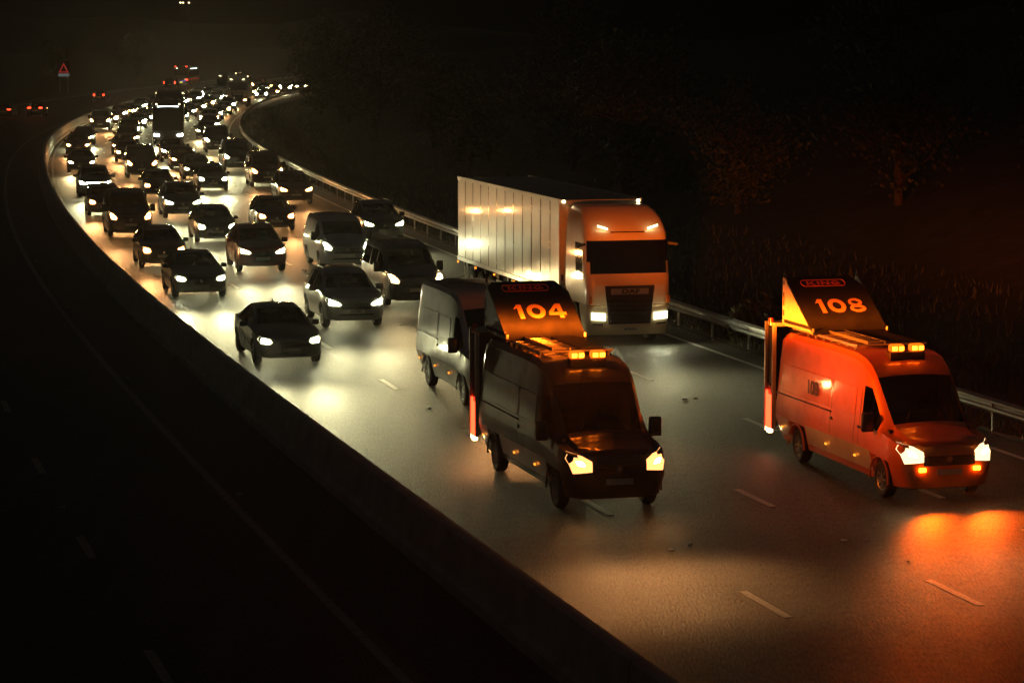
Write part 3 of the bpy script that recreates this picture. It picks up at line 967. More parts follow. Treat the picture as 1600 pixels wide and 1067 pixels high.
def car_van(lampkind, color, plate=None, beams=2, lit_tail=False, glazed=False):
    L, W = 4.95, 1.98
    zr = [(0, .82), (.05, .96), (.2, 1.05), (.6, 1.16), (.95, 1.26), (1.1, 1.34), (1.75, 1.78), (2.0, 1.88), (2.5, 1.96), (3.5, 1.98), (4.6, 1.95), (4.86, 1.86), (4.95, 1.70)]
    zs = [(0, .79), (.2, .98), (.6, 1.08), (1.1, 1.14), (2.0, 1.18), (4.8, 1.18), (4.95, 1.15)]
    zb = [(0, .30), (.3, .24), (.5, .23), (4.6, .26), (4.95, .40)]
    w = [(0, .62), (.03, .76), (.08, .86), (.18, .93), (.4, .98), (.7, 1), (4.5, 1), (4.85, .98), (4.95, .93)]
    wr = [(0, .74), (.9, .80), (1.1, .81), (1.75, .79), (2.2, .80), (4.6, .80), (4.95, .76)]
    bands = [('windscreen', 1.1, 1.75, (8, 9)), ('side1', 1.35, 2.2, (5,))]
    if glazed:
        bands += [('side2', 2.30, 3.3, (5,)), ('side3', 3.4, 4.6, (5,))]
    sh = Shape(L, W, zr, zs, zb, w, wr, (.95, 3.88), .39, bands, top=.12, win=.20, wintop=1.74, mid=.55, low=.95)
    t = thing('van', 'van', 'van')
    sh.build(t, color)
    underbody(sh, t, .20, .5)
    seats(t, 1.12, 2.2, None, .80, W, .50, 1.22)
    # bulkhead behind the seats of a panel van
    if not glazed:
        MB().box(-2.62, -2.58, -.80, .80, .5, 1.74, .01).build('bulkhead', M['dark'], t)
        for sd in (1, -1):
            sh.slab(2.5, 3.5, 5.15, 5.9, .008, sd).build('side_panel', M['paint'], t, 20, color)
            sh.slab(3.6, 4.6, 5.15, 5.9, .008, sd).build('side_panel', M['paint'], t, 20, color)
    mirror(t, 1.5, .96, 1.24, 1.1, color=(.02, .02, .02), tall=True)
    front_parts(sh, t, [(.90, .98), (.88, 1.06), (.70, 1.0), (.60, .90), (.64, .84), (.84, .86)], [(-.50, .68), (.50, .68), (.52, .88), (-.52, .88)], [(-.66, .34), (.66, .34), (.58, .50), (-.58, .50)], .58, lampkind, .80, plate_txt=plate, beams=beams)
    rear_parts(sh, t, lit_tail, 1.05, .40, .12, .72)
    for x in (.95, 3.88):
        wheel(t, -x, .84, .335, .22, 1, 6); wheel(t, -x, -.84, .335, .22, -1, 6)
    return t


def big_van(lampkind, color, wb=4.325, rear=1.30, label='', plate=None, low_lit_color=None):
    """long high-roofed panel van"""
    L, W = 1.0 + wb + rear, 2.02
    zr = [(0, .98), (.04, 1.12), (.15, 1.19), (.6, 1.30), (.82, 1.37), (.95, 1.44), (1.68, 2.26), (1.88, 2.44), (2.15, 2.57), (2.6, 2.64), (3.6, 2.66), (L - .4, 2.64), (L - .08, 2.56), (L, 2.44)]
    zs = [(0, .94), (.15, 1.12), (.6, 1.20), (.95, 1.25), (1.7, 1.30), (L - .1, 1.30), (L, 1.28)]
    zb = [(0, .32), (.3, .27), (.5, .26), (L - .4, .30), (L, .46)]
    w = [(0, .62), (.03, .76), (.08, .86), (.18, .93), (.4, .98), (.7, 1), (L - .3, 1), (L - .06, .985), (L, .95)]
    wr = [(0, .72), (.8, .78), (.95, .80), (1.68, .83), (2.15, .86), (2.6, .87), (L - .3, .87), (L, .83)]
    sh = Shape(L, W, zr, zs, zb, w, wr, (1.0, 1.0 + wb), .42, [('windscreen', .95, 1.68, (8, 9)), ('side1', 1.18, 1.98, (5,))], top=.13, win=.26, wintop=2.04, mid=.60, low=.88)
    t = thing('van', label, 'van')
    body = sh.build(t, color)
    underbody(sh, t, .24, .6)
    seats(t, .98, 2.0, None, .95, W, .55, 1.34)
    MB().box(-2.42, -2.38, -.84, .84, .6, 2.2, .01).build('bulkhead', M['dark'], t)
    for sd in (1, -1):
        # pressed side panels, sliding door with handle, rub strips
        a = 2.32
        sh.slab(a, a + 1.15, 5.12, 5.92, .010, sd, 5).build('side_panel', M['paint'], t, 20, color)
        sh.slab(a + 1.28, L - .32, 5.12, 5.92, .010, sd, 8).build('side_panel', M['paint'], t, 20, color)
        for u0, u1 in ((1.46, .54 + wb), (wb + 1.46, L - .03)):
            sh.slab(u0, u1, 2.25, 3.12, .006, sd, 6).build('lower_side_panel', M['paint'], t, 20, low_lit_color or color)
        MB().box(-a - 1.20, -a - 1.10, sd * 1.0 - .012, sd * 1.0 + .012, 1.17, 1.22, .005).build('door_handle', M['black'], t)
        MB().box(-2.10, -1.98, sd * 1.0 - .014, sd * 1.0 + .014, 1.20, 1.25, .005).build('door_handle', M['black'], t)
        for u0, u1 in ((2.06, 2.075), (2.30, 2.315), (3.53, 3.545)):
            sl = sh.slab(u0, u1, 3.2, 6.0, .004, sd, 2); sl.build('door_seam', M['black'], t)
        MB().box(-L + .05, -3.5, sd * .99 - .015, sd * .99 + .015, 1.315, 1.335).build('door_rail', M['dark'], t)
        for u in (2.2, 3.7, L - .5):
            MB().box(-u - .04, -u + .04, sd * 1.012 - .012, sd * 1.012 + .012, .62, .66, .004).build('side_marker', M['amber'], t)  # side reflectors, their glint given as a glow
        for x in (1.0, 1.0 + wb):
            pts = [(-x + .44 * math.cos(q), sd * 1.005, .362 + .44 * math.sin(q)) for q in np.linspace(-.1, math.pi + .1, 15)]
            MB().tube(pts, .022, 5).build('arch_lip', M['paint'], t, 50, color)
    mirror(t, 1.32, 1.0, 1.42, 1.25, color=(.02, .02, .02), tall=True)
    front_parts(sh, t, [(.93, 1.02), (.90, 1.10), (.70, 1.06), (.56, 1.00), (.56, .88), (.86, .86)], [(-.52, .74), (.52, .74), (.54, .96), (-.54, .96)], [(-.70, .36), (.70, .36), (.62, .54), (-.62, .54)], .62, lampkind, .86, plate_txt=plate, beamkind='van', pitch=4.6)     # laden van, lamps aimed low
    for sy in (-.45, .45):
        MB().bar((-.98, sy, 1.47), (-1.35, sy * .35, 1.86), .02, .015).build('wiper', M['black'], t)
    for x in (1.0, 1.0 + wb):
        wheel(t, -x, .86, .36, .22, 1, 8, .60); wheel(t, -x, -.86, .36, .22, -1, 8, .60)
    return t, sh


# ------------------------------------------------------------------ upright (coach / lorry cab) bodies
def stack(root, name, zs, front, hw, rear, r, sides, classify, mat, color=None, bow=.05, smooth=35):
    """rounded box built from horizontal rings; classify(z, x, y, on_front, on_side) -> part name"""
    rings = []
    for z in zs:
        f, h, b = front(z), hw(z), rear(z)
        q = []
        for t in (0, .3, .6, 1.0):
            y = (h - r) * t
            q.append((f - bow * (y / h) ** 2, y))
        for a in (30, 60, 90):
            q.append((f - bow * ((h - r) / h) ** 2 - r + r * math.cos(rad(a)), h - r + r * math.sin(rad(a))))
        for x in sides:
            q.append((max(b + .04, x + min(0, f)), h))
        q += [(b + .02, h), (b, h - .04), (b, 0)]
        full = q + [(x, -y) for x, y in q[-2:0:-1]]
        rings.append([(x, y, z) for x, y in full])
    m = len(rings[0]); V = [p for rr in rings for p in rr]
    faces = {}
    for i in range(len(zs) - 1):
        for j in range(m):
            k = (j + 1) % m
            c = [(rings[i][j][n] + rings[i][k][n] + rings[i + 1][j][n] + rings[i + 1][k][n]) / 4 for n in range(3)]
            key = classify(c[2], c[0], c[1]) or name
            faces.setdefault(key, []).append((i * m + j, i * m + k, (i + 1) * m + k, (i + 1) * m + j))
    faces[name].append(tuple(range(m))); faces[name].append(tuple((len(zs) - 1) * m + k for k in range(m)))
    for key, fs in faces.items():
        used = sorted({i for f in fs for i in f}); mp = {a: b for b, a in enumerate(used)}
        mb = MB().add([V[i] for i in used], [[mp[i] for i in f] for f in fs])
        nm = key.split('.')[0]
        mb.build(nm, mat if nm == name else M['dark_glass'], root, smooth, color if nm == name else None)


M['dark_glass'] = simple('tinted_glass', (0.006, 0.006, 0.007), 0.06, vary=0.1, coat=0.3)


def lens(root, name, y0, y1, z0, z1, x, mat, color=None, slant=0.0, t=.03):
    for sd in (1, -1):
        MB().prism([(sd * y0, z0), (sd * y1, z0 + slant), (sd * y1, z1 + slant), (sd * y0, z1)], lambda y, z: x - .10 * max(0, abs(y) - .8), t).build(name, mat, root, None, color)


def lorry(label, lampkind='cool', color=(.70, .66, .58), artic=True, plate=None, box_color=None, cab_light=True, beams=2, badge=True):
    t = thing('lorry', label, 'lorry')
    fr = lambda z: float(np.interp(z, [.3, .45, .9, 1.95, 2.06, 3.0, 3.2, 3.45, 3.75, 3.92], [-.10, 0, .02, 0, -.05, -.20, -.24, -.42, -.85, -1.3]))
    hwid = lambda z: float(np.interp(z, [.3, 1.2, 2.2, 3.2, 3.7, 3.92], [1.20, 1.25, 1.25, 1.22, 1.15, 1.0]))
    stack(t, 'bumper', [.30, .38, .55, .80, 1.0, 1.16], fr, hwid, lambda z: -.88, .22, [-.5], lambda z, x, y: None, M['cabin'] if artic else M['paint'], color)

    def cls(z, x, y):
        if 2.06 < z < 3.0 and x > -.42 and abs(y) < 1.17: return 'windscreen'
        if 1.95 < z < 2.9 and -1.35 < x < -.55 and abs(y) > 1.1: return 'side_window.' + ('l' if y > 0 else 'r')
    stack(t, 'cab', [1.17, 1.35, 1.7, 1.95, 2.06, 2.4, 2.75, 2.9, 3.0, 3.2, 3.4, 3.6, 3.78, 3.88, 3.92], fr, hwid, lambda z: -2.35, .22, [-.50, -1.02, -1.20, -1.8], cls, M['cabin'] if artic else M['paint'], color)
    # cab interior is dark; grille, lamps, steps
    g = MB().prism([(-.62, .62), (.62, .62), (.74, 1.72), (-.74, 1.72)], lambda y, z: .035, .03).build('grille', M['black'], t)
    for k in range(6):
        z = .72 + k * .125; wq = .58 + (z - .62) * .11
        MB().box(.036, .060, -wq, wq, z - .018, z + .018, .006).build('grille_bar', M['dark'], g)
    MB().box(.036, .052, -.56, .56, 1.47, 1.64, .006).build('badge_panel', M['rim'], g)
    if badge:
        put_text('DAF', .17, M['black'], g, (.056, .02, 1.555), (0, 1, 0), (0, 0, 1), .006, 1.7)
    lens(t, 'headlight', .72, 1.14, .72, .94, .05, M['lens'], LAMPCOL[lampkind], .03)
    lens(t, 'bulb', .80, 1.06, .78, .90, .065, M['lamp'], LAMPCOL[lampkind], .02)
    lens(t, 'fog_light', .80, 1.10, .60, .64, .03, M['chrome'], None, .01)
    if beams == 2:
        for sd in (1, -1): add_beam(t, .2, sd * .95, .85, lampkind)
    else:
        add_beam(t, .2, 0, .85, lampkind)
    if cab_light:
        lens(t, 'roof_light', .60, .90, 3.30, 3.36, -.20, M['lens'], (2.2, 2.0, 1.0), .09)
        MB().box(-.255, -.235, -.5, .5, 3.22, 3.25).build('visor_trim', M['dark'], t)
    p = MB().box(.045, .06, -.27, .27, .42, .53, .005).build('number_plate', M['plate'], t)
    if plate:
        put_text(plate, .095, M['plate_ink'], p, (.063, 0, .475), (0, 1, 0), (0, 0, 1), .002, .9)
    for sd in (1, -1):
        # mudguard, step, side fairing
        pts = [(-1.45 + .60 * math.cos(q), sd * 1.18, .52 + .60 * math.sin(q)) for q in np.linspace(.15, math.pi - .1, 11)]
        mg = MB()
        for a, b in zip(pts, pts[1:]):
            mg.bar(a, b, .16, .03)
        mg.build('mudguard', M['black'], t)
        MB().box(-.86, -.70, sd * 1.10 - .1, sd * 1.10 + .1, .40, .44, .01).box(-.86, -.70, sd * 1.12 - .1, sd * 1.12 + .1, .75, .79, .01).build('step', M['dark'], t)
        MB().box(-2.3, -2.10, sd * 1.05 - .18, sd * 1.05 + .18, .45, 1.14, .04).build('side_fairing', M['cabin'] if artic else M['paint'], t, 40, color)
        MB().bar((-.30, sd * 1.24, 2.9), (-.20, sd * 1.50, 2.86), .05, .07).build('camera_arm', M['black'], t)
        wheel(t, -1.45, sd * 1.06, .52, .32, sd, 10, .55)
        MB().box(-.05, .02, sd * 1.16 - .05, sd * 1.16 + .05, 1.20, 1.42, .015).build('side_indicator', M['indicator'], t)
    MB().box(-6.4 if artic else -9.2, -.9, -.42, .42, .55, .98, .02).build('chassis', M['black'], t)
    if artic:
        for sd in (1, -1):
            wheel(t, -5.25, sd * .98, .52, .46, sd, 10, .55)
            MB().tube([(-3.0, sd * .85, .68), (-4.5, sd * .85, .68)], .28, 14).build('fuel_tank', M['steel'], t, 40)
            MB().box(-4.5, -2.42, sd * 1.18 - .015, sd * 1.18 + .015, .40, 1.02, .01).build('side_skirt', M['cabin'], t)
        MB().box(-2.9, -2.38, -1.1, 1.1, 3.2, 3.85, .05).build('wind_deflector', M['cabin'], t, 40)
        x0, x1, n = -2.95, -16.0, 12
    else:
        for sd in (1, -1):
            wheel(t, -6.9, sd * .98, .48, .46, sd, 10, .55)
        x0, x1, n = -2.45, -9.3, 6
    zt, zb_ = (4.02, 1.18) if artic else (3.75, 1.05)
    mat = M['trailer'] if artic else M['paint']
    col = box_color
    MB().box(x1, x0, -1.235, 1.235, zb_ + .06, zt - .03).build('cargo_box', mat, t, None, col)
    step = (x0 - x1) / n
    pan = MB().box(-step / 2 + .02, step / 2 - .02, -.012, .012, zb_ + .14, zt - .10, .006).mesh('side_panel', mat)
    rv = MB().box(-.022, .022, -.014, .014, zb_ + .14, zt - .10, .005).mesh('panel_joint', M['chrome'] if artic else M['trailer_frame'])
    for k in range(n):
        for sd in ((-1, 1) if artic else (-1,)):
            o = link('side_panel', pan, t, col); o.location = (x0 - step * (k + .5), sd * 1.243, 0)
            if k:
                o = link('panel_joint', rv, t); o.location = (x0 - step * k, sd * 1.249, 0)
    fm = MB()
    for sd in (1, -1):
        fm.box(x1, x0, sd * 1.25 - .03, sd * 1.25 + .03, zt - .10, zt + .02, .01).box(x1, x0, sd * 1.25 - .03, sd * 1.25 + .03, zb_, zb_ + .14, .01)
        fm.box(x0 - .05, x0 + .03, sd * 1.25 - .04, sd * 1.25 + .03, zb_, zt + .015, .01)
    fm.build('box_frame', M['trailer_frame'], t)
    MB().box(x0, x0 + .03, -1.2, 1.2, zb_ + .1, zt - .02).build('front_wall', M['trailer_frame'] if artic else mat, t, None, col)
    for sd in (1, -1):
        MB().box(x0 + .02, x0 + .06, sd * 1.15 - .045, sd * 1.15 + .045, zt - .10, zt - .02, .01).build('corner_marker', M['marker'], t)
        if artic:
            for k in range(6):
                x = x0 - .25 - k * 2.55
                MB().box(x - .05, x + .05, sd * 1.27 - .02, sd * 1.27 + .02, zb_ - .10, zb_ - .04, .005).build('side_marker', M['amber'], t)
    if artic:
        ch = MB()
        for sd in (1, -1):
            ch.box(x1 + .1, -5.0, sd * .45 - .06, sd * .45 + .06, .92, 1.14)
        for k in range(7):
            ch.box(-6.4 - k * 1.5, -6.3 - k * 1.5, -1.2, 1.2, 1.0, 1.17)
        ch.build('trailer_chassis', M['dark'], t)
        for x in (-11.6, -12.9, -14.2):
            for sd in (1, -1):
                wheel(t, x, sd * 1.03, .52, .40, sd, 10, .55)
        for sd in (1, -1):
            MB().box(-6.75, -6.6, sd * .8 - .07, sd * .8 + .07, .30, 1.16).box(-6.85, -6.5, sd * .8 - .12, sd * .8 + .12, .26, .31).build('landing_leg', M['steel'], t)
            sg = MB()
            for z in (.55, .85):
                sg.box(-10.8, -7.2, sd * 1.2 - .02, sd * 1.2 + .02, z, z + .10)
            for x in (-7.3, -8.9, -10.7):
                sg.box(x - .03, x + .03, sd * 1.17 - .02, sd * 1.17 + .02, .55, 1.16)
            sg.build('side_guard', M['steel'], t)
            MB().bar((-15.1, sd * 1.15, 1.16), (-15.0, sd * 1.15, .55), .05).bar((-15.5, sd * 1.15, 1.16), (-15.25, sd * 1.15, .55), .05).build('mudflap_stay', M['trailer_frame'], t)
        ur = MB().box(x1 - .02, x1 + .08, -1.2, 1.2, .48, .60, .01).box(x1 + .05, x1 + .18, -.6, -.48, .55, 1.16).box(x1 + .05, x1 + .18, .48, .6, .55, 1.16)
        ur.build('underrun_bar', M['trailer_frame'], t)
    return t


def coach(label, lampkind='cool', color=(.02, .02, .025), rear_view=False):
    t = thing('coach', label, 'coach')
    fr = lambda z: float(np.interp(z, [.28, .5, 1.2, 2.2, 3.1, 3.45, 3.62], [-.1, 0, 0, -.08, -.30, -.55, -1.0]))
    hwid = lambda z: float(np.interp(z, [.28, 1.0, 2.8, 3.4, 3.62], [1.22, 1.275, 1.25, 1.15, .95]))

    def cls(z, x, y):
        if 1.15 < z < 3.0 and x > -.6 and abs(y) < 1.2: return 'windscreen'
        if 1.45 < z < 2.85 and abs(y) > 1.1 and -11.3 < x < -.8:
            return 'side_window.%d.%d' % (y > 0, int(-x / 1.7))
        if rear_view and 1.9 < z < 2.9 and x < -11.9 and abs(y) < 1.0: return 'rear_window'
    sides = [-.9 - 1.7 * k - e for k in range(7) for e in (0, .06)]
    stack(t, 'body', [.28, .4, .7, 1.0, 1.15, 1.45, 1.9, 2.3, 2.85, 3.0, 3.2, 3.4, 3.52, 3.62], fr, hwid, lambda z: -12.0 + max(0, z - 3.3) * .4, .20, sides, cls, M['paint'], color)
    if not rear_view:
        lens(t, 'headlight', .72, 1.16, .66, .84, .05, M['coach_lamp'], LAMPCOL[lampkind], .06)
        lens(t, 'corner_marker', .86, .98, 3.22, 3.30, -.33, M['marker'])
        MB().box(-.38, -.30, -.85, .85, 3.01, 3.12, .01).build('destination_display', M['screen'], t)
        MB().box(.0, .03, -.26, .26, .45, .56).build('number_plate', M['plate'], t)
        for sd in (1, -1):
            MB().bar((-.1, sd * 1.2, 3.1), (.25, sd * 1.42, 3.0), .05).box(.18, .32, sd * 1.42 - .12, sd * 1.42 + .12, 2.35, 2.95, .04).build('wing_mirror', M['black'], t, 40)
            add_beam(t, .2, sd * .9, .75, lampkind)
    else:
        for sd in (1, -1):
            MB().box(-12.06, -11.98, sd * 1.02 - .14, sd * 1.02 + .14, 1.0, 1.22, .02).build('tail_light', M['tail'], t)
            MB().box(-11.98, -11.85, sd * .95 - .12, sd * .95 + .12, 3.28, 3.42, .02).build('tail_light', M['tail'], t)
            add_beam(t, .2, sd * .9, .75, lampkind)
            for x in (-2.5, -4.6, -6.7, -8.8, -10.9):
                MB().box(x - .07, x + .07, sd * 1.27 - .01, sd * 1.27 + .02, 1.12, 1.22).build('side_marker', M['tail'], t)
            MB().box(-9.5, -3.0, sd * 1.24 - .01, sd * 1.24 + .03, 2.92, 3.02).build('window_light', M['screen'], t)
        MB().box(-12.05, -12.0, -.85, .85, .82, .94).build('rear_light_strip', M['blue'], t)
        MB().box(-12.06, -12.0, -.28, .28, .62, .76).build('number_plate', emit_plate, t)
        MB().box(-12.06, -12.0, .55, .8, 3.0, 3.12).build('rear_sign_light', M['screen'], t)
    MB().box(-11.5, -.6, -.9, .9, .25, .5).build('underbody', M['black'], t)
    for x in (-2.7, -8.7):
        for sd in (1, -1):
            wheel(t, x, sd * 1.12, .50, .30, sd, 10, .55)
    return t


emit_plate = emit('lit_rear_plate', (0.9, 0.75, 0.02), 1.6)


# ------------------------------------------------------------------ recovery van equipment
def beacon_light(f):
    """flat fan of amber light, its pattern made up: strong to the left and rear, dim ahead"""
    l = bpy.data.lights.new('beacon_light', 'POINT'); l.energy = BEACON * f; l.color = (1.0, .145, .005); l.shadow_soft_size = .06
    l.use_nodes = True
    nt = l.node_tree
    tc = nt.nodes.new('ShaderNodeTexCoord'); sp = nt.nodes.new('ShaderNodeSeparateXYZ'); nt.links.new(tc.outputs['Normal'], sp.inputs[0])
    a = nt.nodes.new('ShaderNodeMath'); a.operation = 'MULTIPLY'; nt.links.new(sp.outputs[2], a.inputs[0]); nt.links.new(sp.outputs[2], a.inputs[1])
    b = nt.nodes.new('ShaderNodeMath'); b.operation = 'MULTIPLY'; nt.links.new(a.outputs[0], b.inputs[0]); b.inputs[1].default_value = -1 / .05 ** 2
    e = nt.nodes.new('ShaderNodeMath'); e.operation = 'EXPONENT'; nt.links.new(b.outputs[0], e.inputs[0])
    b2 = nt.nodes.new('ShaderNodeMath'); b2.operation = 'MULTIPLY'; nt.links.new(a.outputs[0], b2.inputs[0]); b2.inputs[1].default_value = -1 / .46 ** 2
    e2 = nt.nodes.new('ShaderNodeMath'); e2.operation = 'EXPONENT'; nt.links.new(b2.outputs[0], e2.inputs[0])
    fm_ = nt.nodes.new('ShaderNodeMapRange'); fm_.inputs[1].default_value = -.2; fm_.inputs[2].default_value = .5; fm_.inputs[3].default_value = 1.0; fm_.inputs[4].default_value = .12  # fan dimmed ahead to cut its glow over the van front
    nt.links.new(sp.outputs[0], fm_.inputs[0])
    fb = nt.nodes.new('ShaderNodeMath'); fb.operation = 'MULTIPLY'; nt.links.new(e.outputs[0], fb.inputs[0]); nt.links.new(fm_.outputs[0], fb.inputs[1])
    # wider lobe added on the left side only, to light the neighbouring van
    p4 = nt.nodes.new('ShaderNodeMath'); p4.operation = 'POWER'; ab = nt.nodes.new('ShaderNodeMath'); ab.operation = 'MAXIMUM'; ab.inputs[1].default_value = 0.0
    nt.links.new(sp.outputs[1], ab.inputs[0]); nt.links.new(ab.outputs[0], p4.inputs[0]); p4.inputs[1].default_value = 8.0
    w4 = nt.nodes.new('ShaderNodeMath'); w4.operation = 'MULTIPLY_ADD'; nt.links.new(p4.outputs[0], w4.inputs[0]); w4.inputs[1].default_value = .13; w4.inputs[2].default_value = .002
    c = nt.nodes.new('ShaderNodeMath'); c.operation = 'MULTIPLY_ADD'; nt.links.new(e2.outputs[0], c.inputs[0]); nt.links.new(w4.outputs[0], c.inputs[1]); nt.links.new(fb.outputs[0], c.inputs[2])
    nt.links.new(c.outputs[0], nt.nodes['Emission'].inputs['Strength'])
    return l


def recovery_van(number, label, color):
    t, sh = big_van('neut' if number == '108' else 'warm', color, label=label, low_lit_color=(.80, .79, .75))  # pale lower flanks paint in light caught from road and headlamps
    L = sh.L
    # amber light bar on the roof, over the windscreen
    zb = sh.c(sh.zr, 2.05) + .09
    b = MB().box(-2.24, -2.0, -.37, .37, zb - .12, zb + .06, .02).build('beacon_bar', M['beacon_base'], t, 40)
    for y in (-.21, .21):
        m = MB().box(-2.18, -2.00, y - .15, y + .15, zb + .062, zb + .21, .05).build('beacon', M['dome'], b, 50)
        for yy in (-.07, .07):
            MB().box(-1.999, -1.985, y + yy - .05, y + yy + .05, zb + .09, zb + .17, .005).build('beacon_lamp', M['beacon'], b)
        lo = link('beacon_light', beacon_light(1.0 if number == '104' else .08), b); lo.location = (-2.09, y, zb + .36)
    # roof rack with a lashed ladder and boards
    zr = sh.c(sh.zr, 3.6)
    rk = MB()
    for y in (-.70, .70):
        rk.bar((-2.85, y, zr + .04), (-L + .3, y, zr + .04), .04, .05)
    rk.build('rack_rail', M['steel'], t)
    for k in range(7):
        x = -2.95 - k * (L - 4.1) / 6
        MB().bar((x, -.72, zr + .06), (x, .72, zr + .06), .05, .03).bar((x, -.70, zr - .06), (x, -.70, zr + .06), .04).bar((x, .70, zr - .06), (x, .70, zr + .06), .04).build('rack_bar', M['steel'], t)
    ld = MB()
    for y in (-.45, -.10):
        ld.bar((-2.9, y, zr + .10), (-L + 1.2, y, zr + .10), .03, .06)
    for k in range(10):
        x = -3.0 - k * (L - 4.4) / 9
        ld.bar((x, -.45, zr + .10), (x, -.10, zr + .10), .03)
    ld.build('roof_ladder', M['rim'], t)
    MB().box(-L + 1.3, -3.0, .10, .62, zr + .08, zr + .12, .01).build('roof_board', M['board'], t)
    MB().box(-2.82, -2.78, -.75, .75, zr + .06, zr + .09).build('rack_edge', M['steel'], t)
    # sloped number board standing on the rear of the roof
    bx0, bx1, z0, z1, hw = -L + 1.75, -L + .12, zr + .08, zr + 1.10, .84
    up = Vector((bx1 - bx0, 0, z1 - z0)); nrm = Vector((0, 1, 0)).cross(up).normalized()
    out = [(-hw, 0), (hw, 0), (hw, .80), (hw - .22, 1.0), (-hw + .10, 1.0), (-hw, .92)]
    fv = [Vector((bx0, 0, z0)) + up * v + Vector((0, y, 0)) for y, v in out]
    n = len(out)
    pm = MB().add(fv + [p - nrm * .04 for p in fv], [tuple(range(n)), tuple(range(2 * n - 1, n - 1, -1))] + [(i, i + n, (i + 1) % n + n, (i + 1) % n) for i in range(n)])
    panel = pm.build('number_board', M['board'], t)
    at = lambda v, y=0: Vector((bx0, y, z0)) + up * v + nrm * .004
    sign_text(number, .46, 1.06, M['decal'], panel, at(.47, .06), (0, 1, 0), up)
    sign_text('KING', .12, .74, M['decal_red'], panel, at(.88, -.06), (0, 1, 0), up)
    ol = MB()
    pts = []
    for a in np.linspace(0, 2 * math.pi, 25):
        cx = .42 if math.cos(a) >= 0 else -.42
        pts.append(at(.88 + .055 * math.sin(a), -.06 + cx + .075 * math.cos(a)))
    ol.tube(pts, .010, 5, False)
    ol.build('logo_outline', M['decal_red'], panel)
    for sd in (1, -1):
        y = sd * (hw - .02)
        tri = [(bx0 - .02, z0), (bx1 - .03, z1 - .02), (bx1 - .13, z1 - .02), (bx1 - .13, z0)]
        vsx = [(x, y + e, z) for e in (-.015, .015) for x, z in tri]
        gs = MB().add(vsx, [(0, 1, 2, 3), (7, 6, 5, 4)] + [(i, i + 4, (i + 1) % 4 + 4, (i + 1) % 4) for i in range(4)]).build('gusset', M['gusset'], t)
        for zz, hh in ((.18, .13), (.38, .28), (.78, .08), (.92, .12)):
            MB().box(bx1 - .09, bx1 - .03, y - .019, y + .019, z0 + zz * 1.1, z0 + zz * 1.1 + hh).build('slot', M['board'], gs)
        MB().box(bx1 - .02, bx0 - .2, y - .021, y + .021, z0 + .06, z0 + .13).build('slot', M['board'], gs)
        MB().tube([(bx0 - .05, y, z0 - .04), (bx0 - .05, y, z0 + .10)], .03, 8).build('bracket_bolt', M['steel'], t)
    # tall frame behind the rear doors with boards and red lamps
    xr = -L - .04
    for sd in (1, -1):
        y = sd * .98
        MB().box(xr - .10, xr - .02, y - .04, y + .04, .50, 2.72, .01).build('frame_post', M['gusset'], t)
        MB().box(xr - .46, xr - .40, y - .04 + sd * .03, y + .04 + sd * .03, .42, 2.78, .01).build('frame_post', M['rim'], t)
        MB().box(xr - .40, xr - .10, y - .012, y + .012, 1.45, 2.66).build('frame_side', M['board'], t)
        MB().box(xr - .40, xr - .10, y - .010, y + .010, .50, 1.40).build('red_side_board', M['board_red'], t)
        tl = MB().box(xr - .31, xr - .15, sd * 1.0, sd * 1.025, .52, 1.22, .01).build('tail_light', M['tail'], t)
        tl = MB().box(xr - .385, xr - .345, sd * .998, sd * 1.02, .52, 1.30, .005).build('tail_light', M['tail'], t)
        MB().box(xr - .32, xr - .20, sd * .98 - .05, sd * .98 + .05, .40, .49, .01).build('marker_light', M['marker'], t)
        MB().tube([(xr - .25, y, 2.72), (xr - .25, y, 2.86)], [.06, .05], 10).build('folded_beacon', M['board_red'], t, 40)
    MB().box(xr - .46, xr, -1.0, 1.0, 2.70, 2.78, .01).build('frame_beam', M['gusset'], t)
    MB().box(xr - .44, xr - .36, -.94, .94, .50, 2.66).build('rear_board', M['board'], t)
    MB().box(xr - .36, xr + .3, -.5, .5, .42, .52).build('mounting_arm', M['steel'], t)
    if number == '108':
        put_text('108', .40, M['decal_dark'], t, (-L + 2.15, -1.006, 1.66), (1, 0, 0), (0, 0, 1), .006, 1.0)
        put_text('108', .40, M['decal_dark'], t, (-L + 2.15, 1.006, 1.66), (-1, 0, 0), (0, 0, 1), .006, 1.0)
        for sd in (1, -1):
            MB().box(.01, .05, sd * .56 - .07, sd * .56 + .07, .63, .71, .012).build('warning_light', M['beacon'], t, 40)
            l = bpy.data.lights.new('warning_beam', 'SPOT'); l.energy = BEACON * .075; l.color = (1.0, .10, .003); l.spot_size = rad(76); l.spot_blend = 1.0; l.shadow_soft_size = .06
            lo = link('warning_beam', l, t); lo.matrix_local = Matrix.Translation((.12, sd * .56, .67)) @ FWD @ Matrix.Rotation(rad(-8), 4, 'X')
    return t


# ------------------------------------------------------------------ traffic
def place(t, s, d, away=False, yaw=0.0):
    """front bumper at road position s, d; oncoming vehicles face the camera"""
    half = 2.4
    t.location = road(s, d, 0)
    th = heading(s + (half if not away else -half))
    # direction of travel for oncoming traffic is towards smaller s
    t.rotation_euler = (0, 0, (-math.pi / 2 - th if not away else math.pi / 2 - th) + yaw)
    return t


BUILD = {'hatch': car_hatch, 'sedan': car_sedan, 'suv': car_suv, 'van': car_van}
PROTO = {}


